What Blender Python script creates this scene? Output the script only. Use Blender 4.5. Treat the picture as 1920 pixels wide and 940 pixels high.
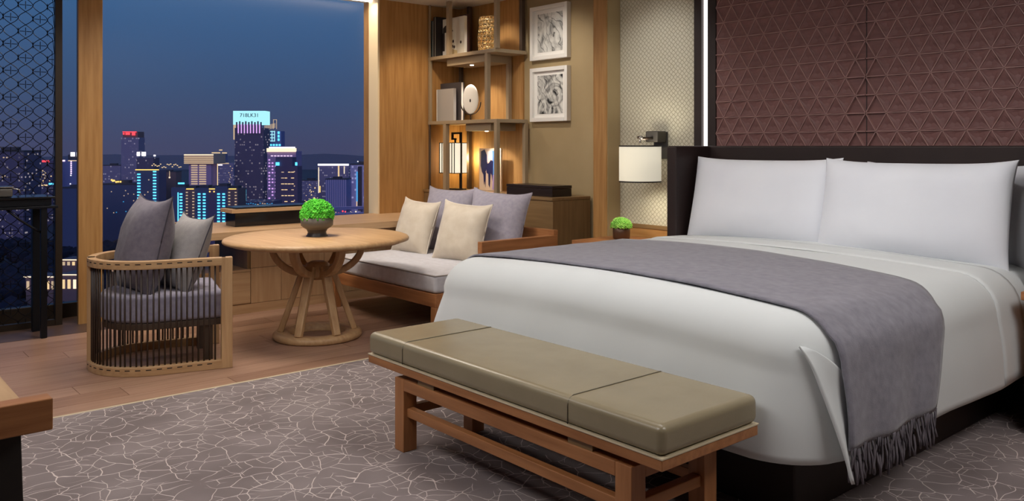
import bpy, bmesh, math, random
from mathutils import Vector, Matrix, noise
random.seed(7)
PI = math.pi
sc = bpy.context.scene
for o in list(bpy.data.objects): bpy.data.objects.remove(o)

# ------------------------------------------------------------------ camera, sky, large lights, exposure
EYE = 1.38; FPX = 1570.0; YAW = math.radians(49.5); HOR = 275.0
cam_d = bpy.data.cameras.new('camera'); cam = bpy.data.objects.new('camera', cam_d)
sc.collection.objects.link(cam); sc.camera = cam
cam.location = (0, 0, EYE); cam.rotation_euler = (PI/2, 0, YAW)
cam_d.sensor_width = 36.0; cam_d.lens = FPX/1920*36.0
cam_d.shift_y = -(470-HOR)/1920.0
cam_d.clip_start = 0.05; cam_d.clip_end = 6000

sc.view_settings.view_transform = 'Standard'; sc.view_settings.look = 'None'
sc.view_settings.gamma = 1.0; sc.view_settings.use_curve_mapping = False
sc.view_settings.exposure = 0.0

world = bpy.data.worlds.new('dusk_sky'); sc.world = world; world.use_nodes = True
wn = world.node_tree.nodes; wl = world.node_tree.links; wn.clear()
_o = wn.new('ShaderNodeOutputWorld'); _b = wn.new('ShaderNodeBackground')
_tc = wn.new('ShaderNodeTexCoord'); _sx = wn.new('ShaderNodeSeparateXYZ'); _cr = wn.new('ShaderNodeValToRGB')
wl.new(_tc.outputs['Generated'], _sx.inputs[0]); wl.new(_sx.outputs['Z'], _cr.inputs[0])
wl.new(_cr.outputs[0], _b.inputs[0]); wl.new(_b.outputs[0], _o.inputs[0])
_e = _cr.color_ramp.elements
_e[0].position = 0.0; _e[0].color = (.056, .064, .135, 1)
_e[1].position = 0.5; _e[1].color = (.034, .100, .235, 1)
_m = _cr.color_ramp.elements.new(0.06); _m.color = (.046, .083, .175, 1)
_m = _cr.color_ramp.elements.new(0.17); _m.color = (.044, .122, .268, 1)
_b.inputs[1].default_value = 1.0

def area(name, loc, target, size, power, color, sizey=None, spread=None):
    d = bpy.data.lights.new(name, 'AREA'); d.energy = power; d.color = color; d.size = size
    if sizey: d.shape = 'RECTANGLE'; d.size_y = sizey
    if spread: d.spread = math.radians(spread)
    o = bpy.data.objects.new(name, d); sc.collection.objects.link(o); o.location = loc
    o.rotation_euler = (Vector(target)-Vector(loc)).to_track_quat('-Z', 'Y').to_euler()
    return o
def spot(name, loc, target, power, color, ang=50, blend=.6, r=.03):
    d = bpy.data.lights.new(name, 'SPOT'); d.energy = power; d.color = color
    d.spot_size = math.radians(ang); d.spot_blend = blend; d.shadow_soft_size = r
    o = bpy.data.objects.new(name, d); sc.collection.objects.link(o); o.location = loc
    o.rotation_euler = (Vector(target)-Vector(loc)).to_track_quat('-Z', 'Y').to_euler()
    return o
_sd = bpy.data.lights.new('city_fill_sun', 'SUN'); _sd.energy = .40; _sd.color = (.90, .78, 1.0); _sd.angle = .5  # added low sun from behind the room, only to brighten the city facades
_so = bpy.data.objects.new('city_fill_sun', _sd); sc.collection.objects.link(_so); _so.rotation_euler = Vector((-.80, .52, -.30)).to_track_quat('-Z', 'Y').to_euler()
WARM = (1.0, .80, .58); NEUT = (1.0, .975, .955); SOFT = (1.0, .91, .80)
area('ceiling_light_bed', (-2.4, 2.9, 2.82), (-2.5, 3.5, 0), 2.0, 30, NEUT, 1.4, 150)
area('fill_light_room', (-2.8, .3, 2.82), (-3.1, 1.6, 0), 2.2, 50, NEUT, 1.4, 160)  # added general fill over the foreground, not a known fixture
area('fill_light_right', (-.1, 3.2, 2.82), (-1.0, 3.4, 0), 1.6, 46, NEUT, 1.2, 160)  # added fill to brighten the right side of bed and carpet
area('fill_light_chair', (-4.8, .3, 2.82), (-5.3, 1.2, 0), 1.2, 20, NEUT, 1.0, 150)  # added fill to brighten the chair front and the floor near it
spot('fill_spot_pillow', (-3.1, 3.7, 2.82), (-3.1, 4.9, 1.0), 26, NEUT, 70, 1, .1)  # pair of unseen spots added to brighten the pillows
spot('fill_spot_pillow', (-2.0, 3.7, 2.82), (-2.0, 4.9, 1.0), 26, NEUT, 70, 1, .1)
area('ceiling_light_lounge', (-5.6, 2.4, 2.82), (-5.7, 2.9, 0), 1.2, 52, SOFT, 1.2, 150)
spot('downlight_table', (-5.3, 2.5, 2.82), (-5.55, 2.9, .7), 70, SOFT, 38, .7, .05)
spot('downlight_daybed', (-5.7, 3.6, 2.82), (-5.75, 4.3, .5), 74, NEUT, 50, .8, .05)
spot('downlight_pictures', (-5.5, 4.4, 2.82), (-5.7, 5.5, 1.8), 48, SOFT, 75, .9, .05)
spot('fill_spot_panel', (-6.5, 4.6, 2.82), (-7.3, 5.0, 1.2), 44, WARM, 80, .9, .05)  # added wall wash to brighten the wood panel beside the window
area('window_cove', (-7.36, 3.2, 2.845), (-7.30, 3.2, 0), 2.4, 20, WARM, .06, 170)
spot('downlight_lattice', (-4.3, 4.5, 2.82), (-4.4, 5.4, 1.6), 22, NEUT, 80, .9, .05)

# ------------------------------------------------------------------ materials
MATS = {}
def rgb(r, g, b):
    f = lambda c: (c/255/12.92 if c/255 <= .04045 else ((c/255+.055)/1.055)**2.4)
    return (f(r), f(g), f(b), 1)
def base(name, color, rough=.5, metal=0, spec=.5):
    m = bpy.data.materials.new(name); m.use_nodes = True
    b = m.node_tree.nodes['Principled BSDF']
    b.inputs['Base Color'].default_value = color; b.inputs['Roughness'].default_value = rough
    b.inputs['Metallic'].default_value = metal; b.inputs['Specular IOR Level'].default_value = spec
    MATS[name] = m
    return m, m.node_tree.nodes, m.node_tree.links, b
def noisy(name, c1, c2, scale=8, rough=.6, stretch=(1, 1, 1), bump=0, bscale=None, spec=.4, detail=4, metal=0, sheen=0):
    m, n, l, b = base(name, c1, rough, metal, spec)
    tc = n.new('ShaderNodeTexCoord'); mp = n.new('ShaderNodeMapping'); mp.inputs['Scale'].default_value = stretch
    nz = n.new('ShaderNodeTexNoise'); nz.inputs['Scale'].default_value = scale; nz.inputs['Detail'].default_value = detail
    cr = n.new('ShaderNodeValToRGB'); cr.color_ramp.elements[0].color = c1; cr.color_ramp.elements[1].color = c2
    cr.color_ramp.elements[0].position = .3; cr.color_ramp.elements[1].position = .7
    l.new(tc.outputs['Object'], mp.inputs[0]); l.new(mp.outputs[0], nz.inputs['Vector'])
    l.new(nz.outputs['Fac'], cr.inputs[0]); l.new(cr.outputs[0], b.inputs['Base Color'])
    if sheen: b.inputs['Sheen Weight'].default_value = sheen
    if bump:
        nb = n.new('ShaderNodeTexNoise'); nb.inputs['Scale'].default_value = bscale or scale*6; nb.inputs['Detail'].default_value = 3
        l.new(mp.outputs[0], nb.inputs['Vector'])
        bp = n.new('ShaderNodeBump'); bp.inputs['Strength'].default_value = bump; bp.inputs['Distance'].default_value = .004
        l.new(nb.outputs['Fac'], bp.inputs['Height']); l.new(bp.outputs[0], b.inputs['Normal'])
    return m
def wood(name, c1, c2, axis, rough=.42, bump=.12, spec=.4):
    st = [16, 16, 16]; st['xyz'.index(axis)] = 1.1
    return noisy(name, c1, c2, 2.2, rough, tuple(st), bump, 7, spec, 6)
def emit(name, color, strength):
    m = bpy.data.materials.new(name); m.use_nodes = True; n = m.node_tree.nodes; n.clear()
    o = n.new('ShaderNodeOutputMaterial'); e = n.new('ShaderNodeEmission')
    e.inputs[0].default_value = color; e.inputs[1].default_value = strength
    m.node_tree.links.new(e.outputs[0], o.inputs[0]); MATS[name] = m
    return m

for ax in 'xyz':
    wood('oak_'+ax, rgb(196, 160, 118), rgb(172, 134, 94), ax)            # pale oak: chair, round table
    wood('teak_'+ax, rgb(176, 120, 76), rgb(146, 94, 56), ax, .38)        # red-brown bench, daybed
    wood('honey_'+ax, rgb(186, 142, 88), rgb(160, 116, 66), ax, .45)      # wall panelling
    wood('umber_'+ax, rgb(138, 110, 74), rgb(122, 95, 63), ax, .4)         # sideboard
    wood('cab_'+ax, rgb(196, 162, 124), rgb(178, 142, 104), ax, .45)        # window cabinet
wood('floor_a', rgb(166, 130, 108), rgb(146, 110, 90), 'y', .38, .1)
wood('floor_b', rgb(158, 122, 100), rgb(138, 104, 84), 'y', .38, .1)
wood('floor_c', rgb(172, 136, 114), rgb(152, 118, 96), 'y', .38, .1)
base('shelf_metal', rgb(156, 138, 112), .45, .0)
base('shelf_dark', rgb(78, 62, 50), .45)
noisy('khaki_wall', rgb(168, 148, 112), rgb(160, 140, 104), 3, .75, bump=.05, bscale=90)
noisy('wall_paint', rgb(170, 150, 124), rgb(164, 144, 118), 3, .8)
noisy('ceiling_paint', rgb(225, 220, 212), rgb(220, 214, 206), 3, .85)
noisy('stone_strip', rgb(96, 74, 62), rgb(82, 62, 52), 6, .4)
noisy('linen_white', rgb(212, 215, 215), rgb(208, 211, 211), 3, .85, bump=.03, bscale=60, spec=.2, sheen=.1)
noisy('pillow_white', rgb(226, 228, 234), rgb(220, 222, 229), 3, .85, bump=.03, bscale=60, spec=.2, sheen=.1)
noisy('throw_grey', rgb(134, 131, 141), rgb(114, 111, 121), 26, .95, (1, 1, 1), .35, 260, .15, 6, 0, .35)
noisy('fringe_grey', rgb(122, 116, 122), rgb(104, 98, 104), 40, .95, spec=.1)
noisy('leather_bench', rgb(146, 134, 108), rgb(138, 126, 101), 5, .27, bump=.08, bscale=140, spec=.5)
base('leather_seam', rgb(92, 84, 66), .5)
base('bench_welt', rgb(206, 190, 160), .4)
noisy('headboard_leather', rgb(46, 34, 32), rgb(40, 29, 28), 6, .5, bump=.06, bscale=120, spec=.35)
base('dark_void', rgb(24, 19, 18), .6)
noisy('plinth_dark', rgb(44, 32, 30), rgb(36, 26, 25), 6, .6, bump=.05, bscale=120)
noisy('panel_burgundy', rgb(122, 84, 80), rgb(108, 74, 72), 9, .5, (1, 1, 5), .1, 60, .35)
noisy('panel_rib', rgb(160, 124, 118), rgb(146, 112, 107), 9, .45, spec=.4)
base('panel_gap', rgb(48, 30, 30), .6)
noisy('cushion_grey', rgb(118, 112, 122), rgb(104, 98, 110), 34, .95, bump=.25, bscale=200, spec=.15, sheen=.2)
noisy('cushion_silver', rgb(150, 146, 146), rgb(138, 134, 136), 34, .95, bump=.25, bscale=200, spec=.15, sheen=.2)
noisy('cushion_lilac', rgb(160, 154, 164), rgb(146, 140, 152), 34, .95, bump=.25, bscale=200, spec=.15, sheen=.2)
noisy('cushion_cream', rgb(206, 194, 176), rgb(194, 180, 160), 12, .55, (1, 1, 1), .12, 80, .3, 4, 0, .3)
noisy('seat_fabric', rgb(160, 156, 172), rgb(138, 134, 154), 30, .95, bump=.3, bscale=180, spec=.15, sheen=.2)
noisy('daybed_fabric', rgb(204, 202, 206), rgb(190, 187, 190), 22, .95, bump=.3, bscale=180, spec=.15, sheen=.2)
base('piping_dark', rgb(74, 70, 80), .9); base('piping_pale', rgb(150, 140, 134), .9); base('piping_cream', rgb(222, 212, 196), .8)
base('rod_brown', rgb(52, 38, 30), .45); base('groove_dark', rgb(30, 22, 18), .7)
base('pot_grey', rgb(92, 86, 78), .55); base('pot_foot', rgb(46, 38, 34), .4); base('pot_bronze', rgb(92, 66, 48), .35, .3)
noisy('moss', rgb(120, 222, 84), rgb(52, 150, 38), 30, .9, spec=.1)
noisy('moss_lime', rgb(180, 225, 120), rgb(104, 180, 64), 30, .9, spec=.1)
base('black_metal', rgb(28, 26, 27), .4, .4); base('bronze_dark', rgb(58, 46, 38), .4, .5); base('gunmetal', rgb(84, 80, 76), .35, .6)
base('chrome', rgb(170, 165, 160), .2, .9)
base('frame_white', rgb(228, 226, 222), .5); base('mat_white', rgb(236, 234, 230), .8)
base('book_teal', rgb(40, 66, 72), .6); base('book_black', rgb(36, 32, 34), .6); base('book_white', rgb(222, 218, 208), .6)
base('book_slate', rgb(62, 56, 58), .6); base('album_silver', rgb(176, 174, 172), .35, .2); base('ink', rgb(40, 32, 34), .7)
base('book_maroon', rgb(70, 40, 40), .6); base('sand', rgb(204, 184, 140), .7)
base('disc_white', rgb(232, 230, 226), .35); base('gold', rgb(250, 222, 165), .22, .9)
base('canvas_peach', rgb(204, 178, 152), .8); base('paint_navy', rgb(22, 26, 74), .5); base('paint_blue', rgb(84, 132, 196), .5); base('paint_lilac', rgb(158, 136, 186), .5); base('paint_pale', rgb(206, 196, 196), .5)
base('box_black', rgb(40, 30, 26), .3); base('glass_black', rgb(20, 20, 24), .12)
base('plate_pale', rgb(206, 182, 148), .5); base('jamb_cream', rgb(240, 222, 188), .5)
base('silver_dish', rgb(120, 116, 112), .3, .7); base('table_steel', rgb(26, 28, 34), .35, .5)
base('window_bronze', rgb(52, 42, 34), .4, .3)
base('desk_inset', rgb(70, 50, 42), .4)
emit('led_white', (1, .95, .92, 1), 3.2)
emit('led_warm', (1, .9, .76, 1), 6)
emit('bulb', (1, .93, .8, 1), 14)

def shade_mat(name, col, strength):
    m, n, l, b = base(name, col, .9, 0, .1)
    b.inputs['Emission Color'].default_value = (1, .93, .76, 1); b.inputs['Emission Strength'].default_value = strength
    return m
shade_mat('lamp_shade', rgb(216, 208, 184), .42)
shade_mat('lantern_shade', rgb(222, 216, 190), .75)

def glass_mat():
    m = bpy.data.materials.new('window_glass'); m.use_nodes = True; n = m.node_tree.nodes; l = m.node_tree.links; n.clear()
    o = n.new('ShaderNodeOutputMaterial'); mx = n.new('ShaderNodeMixShader'); t = n.new('ShaderNodeBsdfTransparent'); g = n.new('ShaderNodeBsdfGlossy')
    t.inputs[0].default_value = (.97, .98, 1, 1); g.inputs['Roughness'].default_value = .4; mx.inputs[0].default_value = .012
    l.new(t.outputs[0], mx.inputs[1]); l.new(g.outputs[0], mx.inputs[2]); l.new(mx.outputs[0], o.inputs[0]); MATS['window_glass'] = m
glass_mat()

def carpet_mat():
    m, n, l, b = base('carpet', rgb(120, 106, 100), .95, 0, .1)
    tc = n.new('ShaderNodeTexCoord')
    nz = n.new('ShaderNodeTexNoise'); nz.inputs['Scale'].default_value = 6.5; nz.inputs['Detail'].default_value = 1.5
    l.new(tc.outputs['Object'], nz.inputs['Vector'])
    sub = n.new('ShaderNodeVectorMath'); sub.operation = 'SUBTRACT'; sub.inputs[1].default_value = (.5, .5, .5); l.new(nz.outputs['Color'], sub.inputs[0])
    scl = n.new('ShaderNodeVectorMath'); scl.operation = 'SCALE'; scl.inputs['Scale'].default_value = .10; l.new(sub.outputs[0], scl.inputs[0])
    add = n.new('ShaderNodeVectorMath'); l.new(tc.outputs['Object'], add.inputs[0]); l.new(scl.outputs[0], add.inputs[1])
    flat = n.new('ShaderNodeVectorMath'); flat.operation = 'MULTIPLY'; flat.inputs[1].default_value = (1, 1, 0); l.new(add.outputs[0], flat.inputs[0])
    facs = []
    for scale, wdt, thr, off in ((9.2, .0125, .30, 0), (12.5, .011, .46, 3.3)):
        mp = n.new('ShaderNodeMapping'); mp.inputs['Location'].default_value = (off, off*.7, 0); l.new(flat.outputs[0], mp.inputs[0])
        vo = n.new('ShaderNodeTexVoronoi'); vo.voronoi_dimensions = '2D'; vo.feature = 'DISTANCE_TO_EDGE'; vo.inputs['Scale'].default_value = scale; l.new(mp.outputs[0], vo.inputs['Vector'])
        mr = n.new('ShaderNodeMapRange'); mr.inputs['From Min'].default_value = wdt*.75; mr.inputs['From Max'].default_value = wdt*1.8
        mr.inputs['To Min'].default_value = 1; mr.inputs['To Max'].default_value = 0; l.new(vo.outputs['Distance'], mr.inputs['Value'])
        br = n.new('ShaderNodeTexNoise'); br.inputs['Scale'].default_value = 7; br.inputs['Detail'].default_value = 0; l.new(mp.outputs[0], br.inputs['Vector'])
        mk = n.new('ShaderNodeMapRange'); mk.inputs['From Min'].default_value = thr; mk.inputs['From Max'].default_value = thr+.08; l.new(br.outputs['Fac'], mk.inputs['Value'])
        mu = n.new('ShaderNodeMath'); mu.operation = 'MULTIPLY'; l.new(mr.outputs[0], mu.inputs[0]); l.new(mk.outputs[0], mu.inputs[1]); facs.append(mu)
    mxm = n.new('ShaderNodeMath'); mxm.operation = 'MAXIMUM'; l.new(facs[0].outputs[0], mxm.inputs[0]); l.new(facs[1].outputs[0], mxm.inputs[1])
    g = n.new('ShaderNodeTexNoise'); g.inputs['Scale'].default_value = 220; l.new(tc.outputs['Object'], g.inputs['Vector'])
    st = n.new('ShaderNodeTexNoise'); st.inputs['Scale'].default_value = 2.5; l.new(tc.outputs['Object'], st.inputs['Vector'])
    cr = n.new('ShaderNodeValToRGB'); cr.color_ramp.elements[0].color = rgb(120, 109, 108); cr.color_ramp.elements[1].color = rgb(138, 127, 126)
    cr.color_ramp.elements[0].position = .35; cr.color_ramp.elements[1].position = .65; l.new(st.outputs['Fac'], cr.inputs[0])
    mix = n.new('ShaderNodeMix'); mix.data_type = 'RGBA'; mix.inputs[7].default_value = rgb(208, 194, 188)
    l.new(mxm.outputs[0], mix.inputs[0]); l.new(cr.outputs[0], mix.inputs[6]); l.new(mix.outputs[2], b.inputs['Base Color'])
    bp = n.new('ShaderNodeBump'); bp.inputs['Strength'].default_value = .35; bp.inputs['Distance'].default_value = .003
    l.new(g.outputs['Fac'], bp.inputs['Height']); l.new(bp.outputs[0], b.inputs['Normal'])
carpet_mat()

def lattice_mat():            # pale leather-look wall covering with a small ogee lattice, pressed in
    m, n, l, b = base('lattice_cover', rgb(206, 200, 180), .5, 0, .35)
    tc = n.new('ShaderNodeTexCoord'); sx = n.new('ShaderNodeSeparateXYZ'); l.new(tc.outputs['Object'], sx.inputs[0])
    def M(op, a, c=None):
        k = n.new('ShaderNodeMath'); k.operation = op
        for i, v in enumerate((a, c)):
            if v is None: continue
            if isinstance(v, (int, float)): k.inputs[i].default_value = v
            else: l.new(v, k.inputs[i])
        return k.outputs[0]
    P = .043
    X = M('MULTIPLY', sx.outputs['X'], PI/P); Z = M('MULTIPLY', sx.outputs['Z'], PI/P)
    p = M('ADD', X, Z); q = M('SUBTRACT', X, Z)
    a = M('ABSOLUTE', M('SINE', M('ADD', p, M('MULTIPLY', M('SINE', M('MULTIPLY', q, 1.0)), .28))))
    c = M('ABSOLUTE', M('SINE', M('ADD', q, M('MULTIPLY', M('SINE', M('MULTIPLY', p, 1.0)), .28))))
    d = M('MINIMUM', a, c)
    mr = n.new('ShaderNodeMapRange'); mr.inputs['From Min'].default_value = .08; mr.inputs['From Max'].default_value = .34; l.new(d, mr.inputs['Value'])
    mix = n.new('ShaderNodeMix'); mix.data_type = 'RGBA'; mix.inputs[6].default_value = rgb(158, 152, 128); mix.inputs[7].default_value = rgb(206, 201, 182)
    l.new(mr.outputs[0], mix.inputs[0]); l.new(mix.outputs[2], b.inputs['Base Color'])
    bp = n.new('ShaderNodeBump'); bp.inputs['Strength'].default_value = .7; bp.inputs['Distance'].default_value = .003
    l.new(mr.outputs[0], bp.inputs['Height']); l.new(bp.outputs[0], b.inputs['Normal'])
lattice_mat()

def print_mat(name, seed, dark):     # loose black-and-white ink print
    m, n, l, b = base(name, rgb(220, 220, 218), .8, 0, .1)
    tc = n.new('ShaderNodeTexCoord'); mp = n.new('ShaderNodeMapping'); mp.inputs['Location'].default_value = (seed, seed*2, seed*3); mp.inputs['Rotation'].default_value = (0, .5, 0)
    l.new(tc.outputs['Object'], mp.inputs[0])
    n1 = n.new('ShaderNodeTexNoise'); n1.inputs['Scale'].default_value = 7; n1.inputs['Detail'].default_value = 8; n1.inputs['Distortion'].default_value = 1.8; l.new(mp.outputs[0], n1.inputs['Vector'])
    cr = n.new('ShaderNodeValToRGB'); e = cr.color_ramp.elements
    e[0].position = .28+dark; e[0].color = rgb(50, 50, 52); e[1].position = .60; e[1].color = rgb(214, 214, 210)
    k = e.new(.40+dark); k.color = rgb(166, 166, 164)
    l.new(n1.outputs['Fac'], cr.inputs[0])
    wv = n.new('ShaderNodeTexWave'); wv.inputs['Scale'].default_value = 4; wv.inputs['Distortion'].default_value = 14; wv.inputs['Detail'].default_value = 3; l.new(mp.outputs[0], wv.inputs['Vector'])
    c2 = n.new('ShaderNodeValToRGB'); c2.color_ramp.elements[0].position = 0; c2.color_ramp.elements[0].color = rgb(70, 70, 72); c2.color_ramp.elements[1].position = .05; c2.color_ramp.elements[1].color = (1, 1, 1, 1)
    l.new(wv.outputs['Fac'], c2.inputs[0])
    mx = n.new('ShaderNodeMix'); mx.data_type = 'RGBA'; mx.blend_type = 'MULTIPLY'; mx.inputs[0].default_value = .75
    l.new(cr.outputs[0], mx.inputs[6]); l.new(c2.outputs[0], mx.inputs[7]); l.new(mx.outputs[2], b.inputs['Base Color'])
print_mat('print_a', 1.7, .0); print_mat('print_b', 5.2, .07)

# ------------------------------------------------------------------ builders
COL = sc.collection
ORIG = {}                                                   # world origin of every root whose parts are written in world coordinates
ICO = {}
class MB:
    def __init__(s): s.bm = bmesh.new()
    def box(s, x0, x1, y0, y1, z0, z1, mat=None):
        vs = [s.bm.verts.new(p) for p in ((x0,y0,z0),(x1,y0,z0),(x1,y1,z0),(x0,y1,z0),(x0,y0,z1),(x1,y0,z1),(x1,y1,z1),(x0,y1,z1))]
        for f in ((0,3,2,1),(4,5,6,7),(0,1,5,4),(1,2,6,5),(2,3,7,6),(3,0,4,7)): s.bm.faces.new([vs[i] for i in f])
        return s
    def prism(s, poly, ext):                                # poly: 3D points, ext: extrusion vector
        a = [s.bm.verts.new(p) for p in poly]; e = Vector(ext); c = [s.bm.verts.new(Vector(p)+e) for p in poly]; n = len(poly)
        s.bm.faces.new(a); s.bm.faces.new(c[::-1])
        for i in range(n): s.bm.faces.new((a[i], c[i], c[(i+1) % n], a[(i+1) % n]))
        return s
    def lathe(s, prof, n=32, c=(0, 0, 0)):
        rings = []
        for r, z in prof:
            if r < 1e-6: rings.append([s.bm.verts.new((c[0], c[1], c[2]+z))])
            else: rings.append([s.bm.verts.new((c[0]+r*math.cos(2*PI*i/n), c[1]+r*math.sin(2*PI*i/n), c[2]+z)) for i in range(n)])
        for A, B in zip(rings, rings[1:]):
            for i in range(n):
                j = (i+1) % n
                if len(A) == 1 and len(B) == 1: continue
                if len(A) == 1: s.bm.faces.new((A[0], B[i], B[j]))
                elif len(B) == 1: s.bm.faces.new((A[i], B[0], A[j]))
                else: s.bm.faces.new((A[i], A[j], B[j], B[i]))
        return s
    def tube(s, pts, r, n=8, closed=False):
        pts = [Vector(p) for p in pts]; rings = []; N = len(pts); up = Vector((0, 0, 1))
        for k, p in enumerate(pts):
            t = (pts[(k+1) % N]-pts[k-1]) if closed else (pts[min(k+1, N-1)]-pts[max(k-1, 0)])
            t.normalize(); a = t.cross(up)
            if a.length < 1e-3: a = t.cross(Vector((1, 0, 0)))
            a.normalize(); b2 = a.cross(t); rr = r[k] if isinstance(r, (list, tuple)) else r
            rings.append([s.bm.verts.new(p+a*math.cos(2*PI*i/n)*rr+b2*math.sin(2*PI*i/n)*rr) for i in range(n)])
        for k in range(N if closed else N-1):
            A, B = rings[k], rings[(k+1) % N]
            for i in range(n): s.bm.faces.new((A[i], A[(i+1) % n], B[(i+1) % n], B[i]))
        if not closed: s.bm.faces.new(rings[0][::-1]); s.bm.faces.new(rings[-1])
        return s
    def sweep(s, secs, closed=False):                       # secs: list of section loops (equal length)
        R = [[s.bm.verts.new(p) for p in sec] for sec in secs]; N = len(R); n = len(R[0])
        for k in range(N if closed else N-1):
            A, B = R[k], R[(k+1) % N]
            for i in range(n): s.bm.faces.new((A[i], A[(i+1) % n], B[(i+1) % n], B[i]))
        if not closed: s.bm.faces.new(R[0][::-1]); s.bm.faces.new(R[-1])
        return s
    def grid(s, P):                                         # P[i][j] points
        V = [[s.bm.verts.new(p) for p in row] for row in P]
        for i in range(len(V)-1):
            for j in range(len(V[0])-1): s.bm.faces.new((V[i][j], V[i+1][j], V[i+1][j+1], V[i][j+1]))
        return s
    def ball(s, c, r, sub=1, sq=(1, 1, 1)):
        if sub not in ICO:
            t = bmesh.new(); bmesh.ops.create_icosphere(t, subdivisions=max(sub, 1), radius=1); t.verts.index_update()
            ICO[sub] = ([v.co.copy() for v in t.verts], [[v.index for v in f.verts] for f in t.faces]); t.free()
        V, Fc = ICO[sub]; c = Vector(c)
        vs = [s.bm.verts.new((c.x+v.x*r*sq[0], c.y+v.y*r*sq[1], c.z+v.z*r*sq[2])) for v in V]
        for f in Fc: s.bm.faces.new([vs[i] for i in f])
        return s
    def mesh(s, name, mat, smooth=False):
        bmesh.ops.recalc_face_normals(s.bm, faces=s.bm.faces)
        me = bpy.data.meshes.new(name); s.bm.to_mesh(me); s.bm.free()
        for m in (mat if isinstance(mat, (list, tuple)) else [mat]): me.materials.append(MATS[m] if isinstance(m, str) else m)
        if smooth:
            for p in me.polygons: p.use_smooth = True
        return me
    def obj(s, name, mat, parent=None, bevel=0, smooth=False, seg=2, world=True):
        me = s.mesh(name, mat, smooth)
        if parent is not None:
            r = parent
            while r.parent: r = r.parent
            og = ORIG.get(r.name)
            if og is not None and world: me.transform(Matrix.Translation(-og))
            loc = (0, 0, 0)
        else:
            xs = [v.co for v in me.vertices]; lo = Vector((min(v[i] for v in xs) for i in range(3))); hi = Vector((max(v[i] for v in xs) for i in range(3)))
            loc = Vector(((lo.x+hi.x)/2, (lo.y+hi.y)/2, lo.z)); me.transform(Matrix.Translation(-loc))
        o = bpy.data.objects.new(name, me); COL.objects.link(o); o.location = loc
        if parent is not None: o.parent = parent
        else: ORIG[o.name] = Vector(loc)
        if bevel:
            b = o.modifiers.new('bevel', 'BEVEL'); b.width = bevel; b.segments = seg; b.limit_method = 'ANGLE'; b.angle_limit = math.radians(35)
            for p in me.polygons: p.use_smooth = True
            w = o.modifiers.new('wn', 'WEIGHTED_NORMAL'); w.keep_sharp = True
        return o
def tag(o, label, cat, group=None, kind=None):
    o['label'] = label; o['category'] = cat
    if group: o['group'] = group
    if kind: o['kind'] = kind
    return o
def struct(o, label=None):
    o['kind'] = 'structure'
    if label: o['label'] = label
    return o
def thing(name, label, cat, loc, rotz=0, group=None, local=False):
    o = bpy.data.objects.new(name, None); COL.objects.link(o); o.location = loc; o.rotation_euler = (0, 0, rotz); o.empty_display_size = .1
    tag(o, label, cat, group)
    if not local: ORIG[o.name] = Vector(loc)
    return o
def share(name, me, parent, loc, rotz=0, scale=None, rot=None):
    o = bpy.data.objects.new(name, me); COL.objects.link(o); o.parent = parent; o.location = loc
    o.rotation_euler = rot or (0, 0, rotz)
    if scale: o.scale = scale
    return o
def B(*a): return MB().box(*a)

# ------------------------------------------------------------------ the room
CEIL = 2.87
# floor: subfloor slab, carpet, planks, window strip
slab = struct(B(-7.6, 2.2, -2.6, 5.6, -.12, -.02).obj('floor', 'stone_strip'))
struct(B(-7.47, -6.78, -2.6, 5.5, -.02, .004).obj('floor_window_strip', 'stone_strip'))
planks = struct(B(-6.78, -4.72, -2.6, 5.5, -.02, -.004).obj('floor_planks', 'groove_dark'))
PW = (6.78-4.72)/11
pm = [B(0, PW-.0025, 0, L-.003, 0, .006).mesh('plank', m) for L, m in ((1.7, 'floor_a'), (1.7, 'floor_b'), (1.7, 'floor_c'))]
for i in range(11):
    y = -1.9-random.random()*1.6
    while y < 5.45:
        if y+1.7 > -.9:
            k = random.randrange(3); y1 = min(1.7, 5.5-y)
            o = share('plank', pm[k], planks, Vector((-6.78+i*PW, y, -.004))-ORIG[planks.name], scale=(1, y1/1.7, 1))
        y += 1.7
carpet = struct(B(-4.72, 2.2, -2.6, 5.5, -.02, .008).obj('floor_carpet', 'carpet'))
carpet['label'] = 'grey-brown carpet woven with pale crackle lines'
struct(B(-4.735, -4.715, -2.6, 5.5, -.01, .009).obj('trim_1', 'bench_welt'))
struct(B(-7.6, 2.2, -2.6, 5.6, CEIL, CEIL+.1).obj('ceiling', 'ceiling_paint'))
# back walls
struct(B(-6.25, -4.9, 5.5, 5.6, 0, CEIL).obj('wall_back', 'khaki_wall'))
struct(B(-7.6, -6.25, 5.48, 5.6, 0, CEIL).obj('wall_alcove', 'honey_z'))
hw = struct(B(-5.0, 2.2, 5.38, 5.5, 0, CEIL).obj('wall_headboard', 'wall_paint'))
struct(B(-5.015, -4.86, 5.20, 5.38, 0, CEIL).obj('trim_2', 'honey_z', bevel=.003))
struct(B(-4.86, -4.852, 5.21, 5.38, 0, CEIL).obj('trim_3', 'khaki_wall'))
struct(B(-4.85, -4.046, 5.36, 5.38, .735, CEIL).obj('wall_lattice', 'lattice_cover'))
struct(B(-4.85, -3.75, 5.345, 5.38, .70, .735).obj('trim_4', 'umber_x', bevel=.003))
struct(B(-4.85, -3.75, 5.35, 5.38, 0, .70).obj('wall_dado', 'honey_x'))
struct(B(-4.046, -3.974, 5.32, 5.38, .70, CEIL).obj('trim_5', 'plinth_dark', bevel=.004))
led = struct(B(-3.968, -3.924, 5.345, 5.38, .70, CEIL).obj('light_strip', 'led_white'))
led['label'] = 'glowing white vertical light strip beside the padded panel'
struct(B(-3.918, -3.842, 5.32, 5.38, .70, CEIL).obj('trim_6', 'plinth_dark', bevel=.004))
struct(B(2.1, 2.2, -2.6, 5.5, 0, CEIL).obj('wall_right', 'wall_paint'))
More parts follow.
